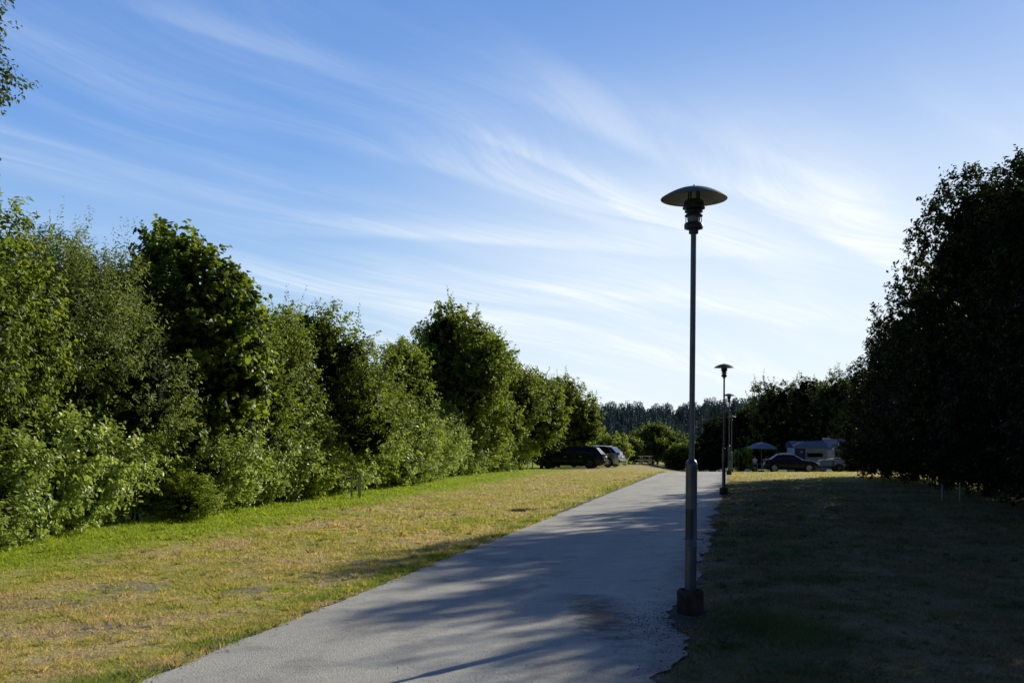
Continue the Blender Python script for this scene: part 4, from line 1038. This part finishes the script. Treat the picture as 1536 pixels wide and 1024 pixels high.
    bm = bmesh.new(); box(bm, (xs[-1] - 0.06, 0, 0.42), (0.20, S['w']*0.74, 0.22), bevel=0.05); bm_obj('front_bumper', bm, S.get('bumper', body_m), t, 40)
    bm = bmesh.new(); box(bm, (xs[0] - 0.012 - S.get('plate_x', 0.0), 0, S['plate_z']), (0.03, 0.52, 0.11)); bm_obj('number_plate', bm, PLATE, t)
    bm = bmesh.new(); box(bm, (xs[-1] + 0.02, 0, 0.60), (0.04, 0.62, 0.14), bevel=0.01); bm_obj('grille', bm, CLAD, t)
    if S.get('cladding'):
        for side in (-1, 1):
            bm = bmesh.new(); box(bm, (0, side*(half - 0.005), 0.30), (S['axles'][1] - S['axles'][0] - 2*rw - 0.14, 0.05, 0.20), bevel=0.012); bm_obj('side_cladding', bm, CLAD, t)
    for wx in S['axles']:
        for side in (-1, 1):
            bm = bmesh.new(); yo = side*(half - 0.115)
            lathe(bm, [(rw*0.66, -0.10), (rw*0.93, -0.105), (rw, -0.07), (rw, 0.07), (rw*0.93, 0.105), (rw*0.66, 0.10)], 30, 'Y', (wx, yo, rw), closed=True)
            wh = bm_obj('wheel', bm, RUBBER, t, 40)
            bm = bmesh.new(); ro = rw*0.68
            lathe(bm, [(ro, -0.09), (ro, 0.09), (ro*0.90, 0.088), (ro*0.88, -0.06), (0.001, -0.05)] if side > 0 else [(ro, 0.09), (ro, -0.09), (ro*0.90, -0.088), (ro*0.88, 0.06), (0.001, 0.05)], 30, 'Y', (wx, yo, rw))
            for k in range(S.get('spokes', 5)):
                a = 2*PI*k/S.get('spokes', 5) + 0.3
                tube(bm, (wx, yo + side*0.075, rw), (wx + ro*0.93*math.cos(a), yo + side*0.08, rw + ro*0.93*math.sin(a)), 0.036, 0.026, 6)
            tube(bm, (wx, yo + side*0.05, rw), (wx, yo + side*0.10, rw), 0.06, 0.05, 12)
            bm_obj('rim', bm, S['rim'], wh, 40)
    return t

wagon = dict(w=1.82, paint=P_BLACK, rw=0.325, axles=(-1.36, 1.42), rim=ALLOYD, tail_z=0.86, head_z=0.68, plate_z=0.78, spokes=5,
    top=[(-2.32, 0.62), (-2.27, 0.90), (-2.1, 0.98), (-1.2, 0.975), (0.6, 0.94), (1.15, 0.93), (1.7, 0.86), (2.1, 0.76), (2.30, 0.62), (2.36, 0.48)],
    cabin=dict(rb=-2.16, rr=-1.78, fb=1.12, fr=0.32, z=1.45, wr=0.72, drop=0.05), rails=P_BLACK,
    pillars=[(0.0, 0.05, 0.0, 0.07, None), (0.27, 0.31, 0.27, 0.30, None), (0.56, 0.59, 0.57, 0.60, None), (0.97, 1.0, 0.95, 1.0, None)],
    doors=[(-0.92, 0.05), (0.10, 1.12)], handle=CHROME)
make_car('black estate car parked before the left hedge with its rear lit by the sun', 'car', (px(857, 66.5), 66.5, gz(px(857, 66.5), 66.5)), PI - R(14), wagon)
hatch = dict(w=1.84, paint=P_SILVER, rw=0.335, axles=(-1.22, 1.32), rim=ALLOY, tail_z=0.95, head_z=0.74, plate_z=0.72, spokes=7, cladding=True, bumper=CLAD,
    top=[(-2.02, 0.62), (-1.98, 0.92), (-1.85, 1.02), (-1.0, 0.99), (0.6, 0.97), (1.05, 0.98), (1.6, 0.92), (1.95, 0.80), (2.12, 0.62), (2.16, 0.48)],
    cabin=dict(rb=-1.90, rr=-1.40, fb=1.05, fr=0.25, z=1.52, wr=0.70, drop=0.07), rails=CHROME,
    pillars=[(0.0, 0.14, 0.0, 0.13, None), (0.52, 0.55, 0.52, 0.55, None), (0.97, 1.0, 0.95, 1.0, None)],
    doors=[(-0.75, 0.15), (0.20, 1.10)])
hx_, hy_ = px(893, 71.5), 71.5
make_car('silver hatchback with dark windows parked half hidden behind the black estate car', 'car', (hx_, hy_, gz(hx_, hy_) + 0.02), PI - R(24), hatch)
coupe = dict(w=1.74, paint=P_NAVY, rw=0.315, axles=(-1.22, 1.28), rim=ALLOY, tail_z=0.86, head_z=0.68, plate_z=0.60, spokes=5,
    top=[(-1.96, 0.60), (-1.92, 0.86), (-1.75, 0.96), (-1.0, 0.95), (0.5, 0.91), (1.0, 0.90), (1.5, 0.84), (1.85, 0.72), (2.02, 0.58), (2.07, 0.46)],
    cabin=dict(rb=-1.72, rr=-1.02, fb=1.02, fr=0.12, z=1.42, wr=0.72, drop=0.04), arc=TRIM,
    pillars=[(0.50, 0.53, 0.50, 0.53, None)], doors=[(-0.55, 0.95)])
cx_, cy_ = px(1185.5, 75.5), 75.5
make_car('dark hatchback with silver roof arch and bright alloy wheels parked in front of the awning', 'car', (cx_, cy_, gz(cx_, cy_)), R(-10), coupe)

# ------------------------------------------------------------------ camp site: caravan, awning, parasol, trailer, person
CANVAS = simple('blue_grey_canvas', (0.32, 0.38, 0.46), 0.8, 0, 0.12, 3)
CANVAS_D = simple('dark_blue_canvas', (0.035, 0.055, 0.12), 0.8, 0, 0.15, 3)
CANVAS_G = simple('grey_canvas', (0.30, 0.33, 0.34), 0.8, 0, 0.15, 4)
WHITE = simple('caravan_white', (0.62, 0.65, 0.68), 0.45, 0, 0.06, 2)
PARA = simple('parasol_cloth', (0.22, 0.26, 0.36), 0.8, 0, 0.08, 3)
GREENC = simple('green_cloth', (0.03, 0.09, 0.08), 0.8, 0, 0.15, 4)
PLAST = simple('pale_panel', (0.42, 0.48, 0.46), 0.55, 0, 0.1, 5)
TRAILER = simple('faded_trailer_panel', (0.24, 0.29, 0.28), 0.6, 0, 0.15, 5)
SKIN = simple('skin', (0.42, 0.26, 0.19), 0.55, 0, 0.08, 10)
SHIRT = simple('white_cotton', (0.72, 0.74, 0.76), 0.85, 0, 0.05, 8)
SHORTS = simple('dark_cloth', (0.03, 0.03, 0.045), 0.85, 0, 0.15, 8)
HAIR = simple('brown_hair', (0.09, 0.045, 0.025), 0.7, 0, 0.3, 30)

def make_caravan():
    D = 86.0; x0 = px(1235, D); y = D; L = 3.6; W = 2.0
    xc = x0 + L/2; z0 = gz(xc, y)
    t = thing('caravan', 'white folding caravan with blue grey sloping canvas roof under the dark trees', 'caravan', (xc, y, z0))
    bm = bmesh.new(); box(bm, (0, 0, 1.15), (L, W, 1.55), bevel=0.12); bm_obj('body', bm, WHITE, t, 40)
    bm = bmesh.new()
    a = [bm.verts.new(v) for v in ((-L/2 - 0.12, -W/2 - 0.14, 1.93), (L/2 + 0.12, -W/2 - 0.14, 1.93), (L/2 + 0.12, W/2 + 0.14, 1.93), (-L/2 - 0.12, W/2 + 0.14, 1.93))]
    b = [bm.verts.new(v) for v in ((-L/2 + 0.02, -0.15, 2.84), (L/2 - 0.10, -0.15, 2.80), (L/2 - 0.10, 0.15, 2.80), (-L/2 + 0.02, 0.15, 2.84))]
    for i in range(4): bm.faces.new((a[i], a[(i+1) % 4], b[(i+1) % 4], b[i]))
    bm.faces.new(b); bm.faces.new(a[::-1]); bmesh.ops.bevel(bm, geom=list(bm.edges), offset=0.03, segments=2, affect='EDGES')
    rf = bm_obj('roof', bm, CANVAS, t, 40)
    bm = bmesh.new(); box(bm, (-L/2 + 0.22, -0.10, 2.86), (0.55, 0.5, 0.10), bevel=0.03); bm_obj('roof_vent', bm, WHITE, rf, 40)
    bm = bmesh.new(); tube(bm, (-L/2 + 0.36, -0.1, 2.88), (-L/2 + 0.36, -0.1, 3.12), 0.012, None, 6); bm_obj('aerial', bm, STEEL, rf)
    bm = bmesh.new(); box(bm, (-0.62, -W/2 - 0.006, 1.56), (1.05, 0.05, 0.58), bevel=0.02); w = bm_obj('window', bm, CARGLASS, t, 40)
    bm = bmesh.new()
    for (c, s) in (((-0.62, -W/2 - 0.03, 1.87), (1.13, 0.03, 0.04)), ((-0.62, -W/2 - 0.03, 1.25), (1.13, 0.03, 0.04)), ((-1.165, -W/2 - 0.03, 1.56), (0.04, 0.03, 0.58)), ((-0.075, -W/2 - 0.03, 1.56), (0.04, 0.03, 0.58))): box(bm, c, s)
    bm_obj('frame', bm, PLAST, w)
    bm = bmesh.new(); box(bm, (0.95, -W/2 - 0.004, 1.2), (0.6, 0.04, 1.3), bevel=0.02); dr = bm_obj('door', bm, PLAST, t, 40)
    bm = bmesh.new(); box(bm, (0.72, -W/2 - 0.04, 1.15), (0.10, 0.04, 0.03)); bm_obj('handle', bm, CLAD, dr)
    bm = bmesh.new(); box(bm, (0, -W/2 - 0.004, 0.72), (L - 0.3, 0.02, 0.07)); bm_obj('stripe', bm, CANVAS_D, t)
    for s in (-1, 1):
        bm = bmesh.new(); lathe(bm, [(0.17, -0.08), (0.29, -0.085), (0.31, -0.05), (0.31, 0.05), (0.29, 0.085), (0.17, 0.08)], 24, 'Y', (0.1, s*(W/2 - 0.12), 0.31), closed=True); wh = bm_obj('wheel', bm, RUBBER, t, 40)
        bm = bmesh.new(); tube(bm, (0.1, s*(W/2 - 0.18), 0.31), (0.1, s*(W/2 - 0.05), 0.31), 0.18, None, 18); bm_obj('rim', bm, ALLOY, wh, 40)
    bm = bmesh.new(); tube(bm, (L/2 - 0.1, 0.35, 0.45), (L/2 + 0.9, 0, 0.45), 0.04); tube(bm, (L/2 - 0.1, -0.35, 0.45), (L/2 + 0.9, 0, 0.45), 0.04); tube(bm, (L/2 + 0.8, 0, 0.47), (L/2 + 0.8, 0, -0.05), 0.03)
    bm_obj('drawbar', bm, CLAD, t)
    # awning, leaning on the caravan's left end
    aw = 2.75; xa = x0 - 0.10 - aw/2; za = gz(xa, y)
    t = thing('awning', 'blue grey tent awning with dark blue door panel, joined to the caravan', 'awning', (xa, y - 0.1, za))
    bm = bmesh.new(); rows = []
    hw = aw/2
    for i in range(9):
        u = i/8; x = -hw - 0.12 + (aw + 0.24)*u
        sag = 0.06*math.sin(PI*u)
        rows.append([bm.verts.new(v) for v in ((x, -1.20, 2.02 + 0.02*u - sag*0.4), (x, -1.16, 2.16 - sag), (x, -0.6, 2.42 - sag), (x, 0.0, 2.66 + 0.05*u - sag), (x, 0.9, 2.55 - sag), (x, 1.3, 2.1))])
    grid_faces(bm, rows); bmesh.ops.solidify(bm, geom=list(bm.faces), thickness=0.02); bm_obj('roof', bm, CANVAS, t, 50)
    bm = bmesh.new(); box(bm, (0, 1.15, 1.05), (aw, 0.03, 2.1)); box(bm, (-hw + 0.02, 0, 1.05), (0.03, 2.2, 2.0)); bm_obj('side_wall', bm, CANVAS, t)
    bm = bmesh.new(); box(bm, (-hw + 0.52, -1.08, 1.03), (0.86, 0.03, 2.06)); dr = bm_obj('door', bm, CANVAS_D, t)
    bm = bmesh.new(); lathe(bm, [(0.07, 0), (0.07, -0.02), (0.0, -0.02)], 14, 'Y', (-hw + 0.62, -1.10, 1.72)); bm_obj('badge', bm, SHIRT, dr)
    bm = bmesh.new(); box(bm, (0.42, -1.08, 1.03), (1.82, 0.03, 2.06)); fw = bm_obj('front_wall', bm, CANVAS_G, t)
    bm = bmesh.new(); box(bm, (0.38, -1.098, 1.46), (1.35, 0.012, 0.34)); bm_obj('window', bm, CARGLASS, fw)
    for xx in (-hw, hw - 0.02):
        bm = bmesh.new(); tube(bm, (xx, -1.15, 0), (xx, -1.15, 2.08), 0.022, None, 8); bm_obj('tent_pole', bm, STEEL, t)
make_caravan()

def make_parasol():
    D = 88.0; x = px(1142, D); z = gz(x, D)
    t = thing('parasol', 'wide pale blue parasol sheltering the seating left of the dark hatchback', 'parasol', (x, D, z))
    bm = bmesh.new(); tube(bm, (0, 0, 0), (0, 0, 2.58), 0.025, None, 10); bm_obj('pole', bm, WOOD, t, 40)
    bm = bmesh.new(); tube(bm, (0, 0, 0), (0, 0, 0.12), 0.28, 0.24, 20); bm_obj('foot', bm, CONC, t, 40)
    bm = bmesh.new(); n = 8; rows = []
    for r, dz in ((0.02, 2.60), (0.45, 2.53), (0.9, 2.37), (1.30, 2.14), (1.32, 2.03)):
        row = []
        for k in range(n*4):
            a = 2*PI*k/(n*4); f = (k % 4)/4; scal = 1 - 0.05*math.sin(PI*f)
            row.append(bm.verts.new((r*scal*math.cos(a), r*scal*math.sin(a), dz - 0.03*math.sin(PI*f)*(r/1.3))))
        rows.append(row)
    grid_faces(bm, rows, True); cn = bm_obj('canopy', bm, PARA, t, 60); cn.rotation_euler = (0, R(2.0), 0.2)
    for k in range(n):
        a = 2*PI*k/n + 0.2; bm = bmesh.new()
        polytube(bm, [(0.03*math.cos(a), 0.03*math.sin(a), 2.56), (0.9*math.cos(a), 0.9*math.sin(a), 2.33), (1.27*math.cos(a), 1.27*math.sin(a), 2.12)], [0.01]*3, 5); bm_obj('rib', bm, WOOD, t)
    bm = bmesh.new(); rows = []
    for i in range(7):
        xx = 1.15 + 0.045*i; rows.append([bm.verts.new((xx, -0.15 + 0.04*(i % 2), zz)) for zz in (2.10, 1.8, 1.5)])
    grid_faces(bm, rows); bm_obj('side_curtain', bm, GREENC, t)
make_parasol()

def make_trailer():
    D = 80.0; x = px(1247, D); z = gz(x, D)
    t = thing('utility_trailer', 'small utility trailer with pale side panels between the dark hatchback and the caravan', 'trailer', (x, D, z), R(-4))
    bm = bmesh.new(); box(bm, (0, 0, 0.42), (2.0, 1.2, 0.06)); bm_obj('floor', bm, CLAD, t)
    for s in (-1, 1):
        for (c, w) in ((-0.52, 0.92), (0.50, 0.92)):
            bm = bmesh.new(); box(bm, (c, s*0.60, 0.68), (w, 0.03, 0.42), bevel=0.008); bm_obj('side_panel', bm, TRAILER, t)
    bm = bmesh.new(); box(bm, (-1.0, 0, 0.68), (0.03, 1.14, 0.42)); bm_obj('tailboard', bm, TRAILER, t)
    bm = bmesh.new(); rows = []
    for u in np.linspace(-1, 1, 9):
        rows.append([bm.verts.new((u*1.02, v*0.63, 0.90 + 0.20*(1 - u*u)*(1 - 0.6*v*v) + 0.01*math.sin(9*u + 4*v))) for v in np.linspace(-1, 1, 7)])
    grid_faces(bm, rows); bm_obj('tarpaulin', bm, CANVAS_D, t, 60)
    for s in (-1, 1):
        bm = bmesh.new(); lathe(bm, [(0.15, -0.07), (0.27, -0.075), (0.29, -0.04), (0.29, 0.04), (0.27, 0.075), (0.15, 0.07)], 22, 'Y', (0.45, s*0.70, 0.29), closed=True); wh = bm_obj('wheel', bm, RUBBER, t, 40)
        bm = bmesh.new(); tube(bm, (0.45, s*0.66, 0.29), (0.45, s*0.75, 0.29), 0.16, None, 16); bm_obj('rim', bm, ALLOYD, wh)
        bm = bmesh.new(); polytube(bm, [(0.45 + 0.35*math.cos(a), s*0.70, 0.29 + 0.35*math.sin(a)) for a in np.linspace(0.1, PI - 0.1, 9)], [0.03]*9, 6); bm_obj('mudguard', bm, CLAD, t)
    bm = bmesh.new(); tube(bm, (0.9, 0.3, 0.40), (1.9, 0, 0.40), 0.03); tube(bm, (0.9, -0.3, 0.40), (1.9, 0, 0.40), 0.03); tube(bm, (1.75, 0.05, 0.5), (1.75, 0.05, 0.0), 0.025); bm_obj('drawbar', bm, CLAD, t)
make_trailer()

def skin_figure(name, joints, edges, mat, parent, sub=1):
    me = bpy.data.meshes.new(name); me.from_pydata([j[0] for j in joints], edges, [])
    o = bpy.data.objects.new(name, me); COL.objects.link(o)
    md = o.modifiers.new('s', 'SKIN'); md.use_smooth_shade = True
    sv = me.skin_vertices[0] if len(me.skin_vertices) else None
    if sv is None:
        bm = bmesh.new(); bm.from_mesh(me); bm.verts.layers.skin.verify(); bm.to_mesh(me); bm.free(); sv = me.skin_vertices[0]
    for i, j in enumerate(joints):
        r = j[1] if hasattr(j[1], '__len__') else (j[1], j[1]); sv.data[i].radius = r; sv.data[i].use_root = (i == 0)
    ss = o.modifiers.new('d', 'SUBSURF'); ss.levels = sub; ss.render_levels = sub
    bpy.context.view_layer.update(); apply_mods(o); o.parent = parent
    o.data.materials.clear(); o.data.materials.append(mat); o.data.name = name
    return o
def make_person():
    D = 84.0; x = px(1132.5, D); z = gz(x, D); k = 1.32
    t = thing('person', 'person in a white shirt and dark shorts standing under the parasol with the back turned', 'person', (x, D, z), R(12))
    J, E = [], []
    def j(p, r, par=None):
        J.append((tuple(c*k for c in p), tuple(q*k for q in r) if hasattr(r, '__len__') else r*k)); i = len(J) - 1
        if par is not None: E.append((par, i))
        return i
    pel = j((0, 0, 0.53), (0.082, 0.062)); sp = j((0, 0.005, 0.65), (0.078, 0.058), pel); ch = j((0, 0, 0.765), (0.088, 0.062), sp)
    nk = j((0, 0.0, 0.845), 0.033, ch); hd = j((0, 0.012, 0.905), (0.050, 0.056), nk); ht = j((0, 0.008, 0.965), (0.044, 0.052), hd)
    j((0, 0.068, 0.905), 0.009, hd)                               # nose, on the far side
    for s in (-1, 1):
        j((s*0.053, 0.0, 0.905), 0.010, hd)                       # ears
        sh = j((s*0.105, 0, 0.80), 0.036, ch); el = j((s*0.135, -0.01, 0.645), 0.026, sh); wr = j((s*0.130, 0.03, 0.51), 0.017, el)
        pa = j((s*0.130, 0.04, 0.47), (0.022, 0.012), wr)
        for f in range(4):
            m = j((s*0.130 + 0.0, 0.022 + 0.011*f, 0.435), 0.0055, pa); j((s*0.124, 0.024 + 0.011*f, 0.412 + 0.004*abs(f - 1.4)), 0.0048, m)
        th = j((s*0.122, 0.062, 0.465), 0.006, pa); j((s*0.118, 0.070, 0.445), 0.0052, th)
        hp = j((s*0.048, 0, 0.475), 0.052, pel); kn = j((s*0.055, 0.012, 0.275), 0.036, hp); an = j((s*0.058, -0.01, 0.045), 0.020, kn); j((s*0.064, 0.075, 0.018), (0.022, 0.014), an)
    body = skin_figure('body', J, E, SKIN, t, 2)
    def garment(name, pts, edges, mat):
        return skin_figure(name, [(tuple(c*k for c in p), tuple(q*k for q in r) if hasattr(r, '__len__') else r*k) for p, r in pts], edges, mat, t, 1)
    garment('shirt', [((0, 0, 0.74), (0.100, 0.076)), ((0, 0, 0.62), (0.090, 0.070)), ((0, 0, 0.53), (0.094, 0.074)), ((0, 0, 0.825), (0.055, 0.045)),
                      ((-0.108, 0, 0.795), 0.044), ((-0.128, -0.006, 0.70), 0.042), ((0.108, 0, 0.795), 0.044), ((0.128, -0.006, 0.70), 0.042)], [(0, 1), (1, 2), (0, 3), (0, 4), (4, 5), (0, 6), (6, 7)], SHIRT)
    garment('shorts', [((0, 0, 0.52), (0.090, 0.070)), ((-0.05, 0, 0.44), 0.060), ((-0.056, 0.01, 0.32), 0.053), ((0.05, 0, 0.44), 0.060), ((0.056, 0.01, 0.32), 0.053)], [(0, 1), (1, 2), (0, 3), (3, 4)], SHORTS)
    garment('hair', [((0, -0.004, 0.955), (0.053, 0.058)), ((0, -0.022, 0.905), (0.050, 0.040)), ((0, -0.004, 0.985), 0.030)], [(0, 1), (0, 2)], HAIR)
make_person()

def small_camp_things():
    # folding table beside the person
    D = 86.5; x = px(1143, D); t = thing('camp_table', 'grey folding camp table between the person and the dark hatchback', 'table', (x, D, gz(x, D)))
    bm = bmesh.new(); box(bm, (0, 0, 0.70), (1.1, 0.7, 0.03), bevel=0.008); bm_obj('table_top', bm, CANVAS_G, t)
    for sx in (-1, 1):
        for sy in (-1, 1):
            bm = bmesh.new(); tube(bm, (sx*0.50, sy*0.30, 0), (sx*0.46, sy*0.28, 0.69), 0.015, None, 6); bm_obj('leg', bm, STEEL, t)
    # white bag on the grass
    D = 82.0; x = px(1121, D); bm = bmesh.new(); rows = []
    for z, w in ((0.0, 0.16), (0.06, 0.20), (0.14, 0.17), (0.20, 0.09), (0.24, 0.07)):
        rows.append([bm.verts.new((w*math.cos(a)*1.2, w*math.sin(a)*0.8, z + 0.02*math.sin(3*a)*(z > 0))) for a in np.linspace(0, 2*PI, 15)[:-1]])
    grid_faces(bm, rows, True); bm.faces.new(rows[0][::-1]); bm.faces.new(rows[-1])
    o = bm_obj('bag', bm, SHIRT, None, 60); o.location = (x, D, gz(x, D)); tag(o, 'crumpled white bag on the ground left of the person', 'bag')
    for xx, h, ln, lb in ((1103.5, 1.75, -0.06, 'thin leaning reddish pole, left of its straight twin, near the farthest lamp'), (1108, 1.95, 0.0, 'thin straight reddish pole, right of the leaning one near the farthest lamps')):
        D = 84.0; x = px(xx, D); bm = bmesh.new(); tube(bm, (0, 0, -0.1), (0, 0, h), 0.022, 0.018, 8)
        o = bm_obj('thin_pole', bm, simple('reddish_pole', (0.16, 0.08, 0.07), 0.7), None, 40); o.location = (x, D, gz(x, D)); o.rotation_euler = (0, ln, 0); tag(o, lb, 'pole', 'thin poles beyond the farthest lamps')
small_camp_things()
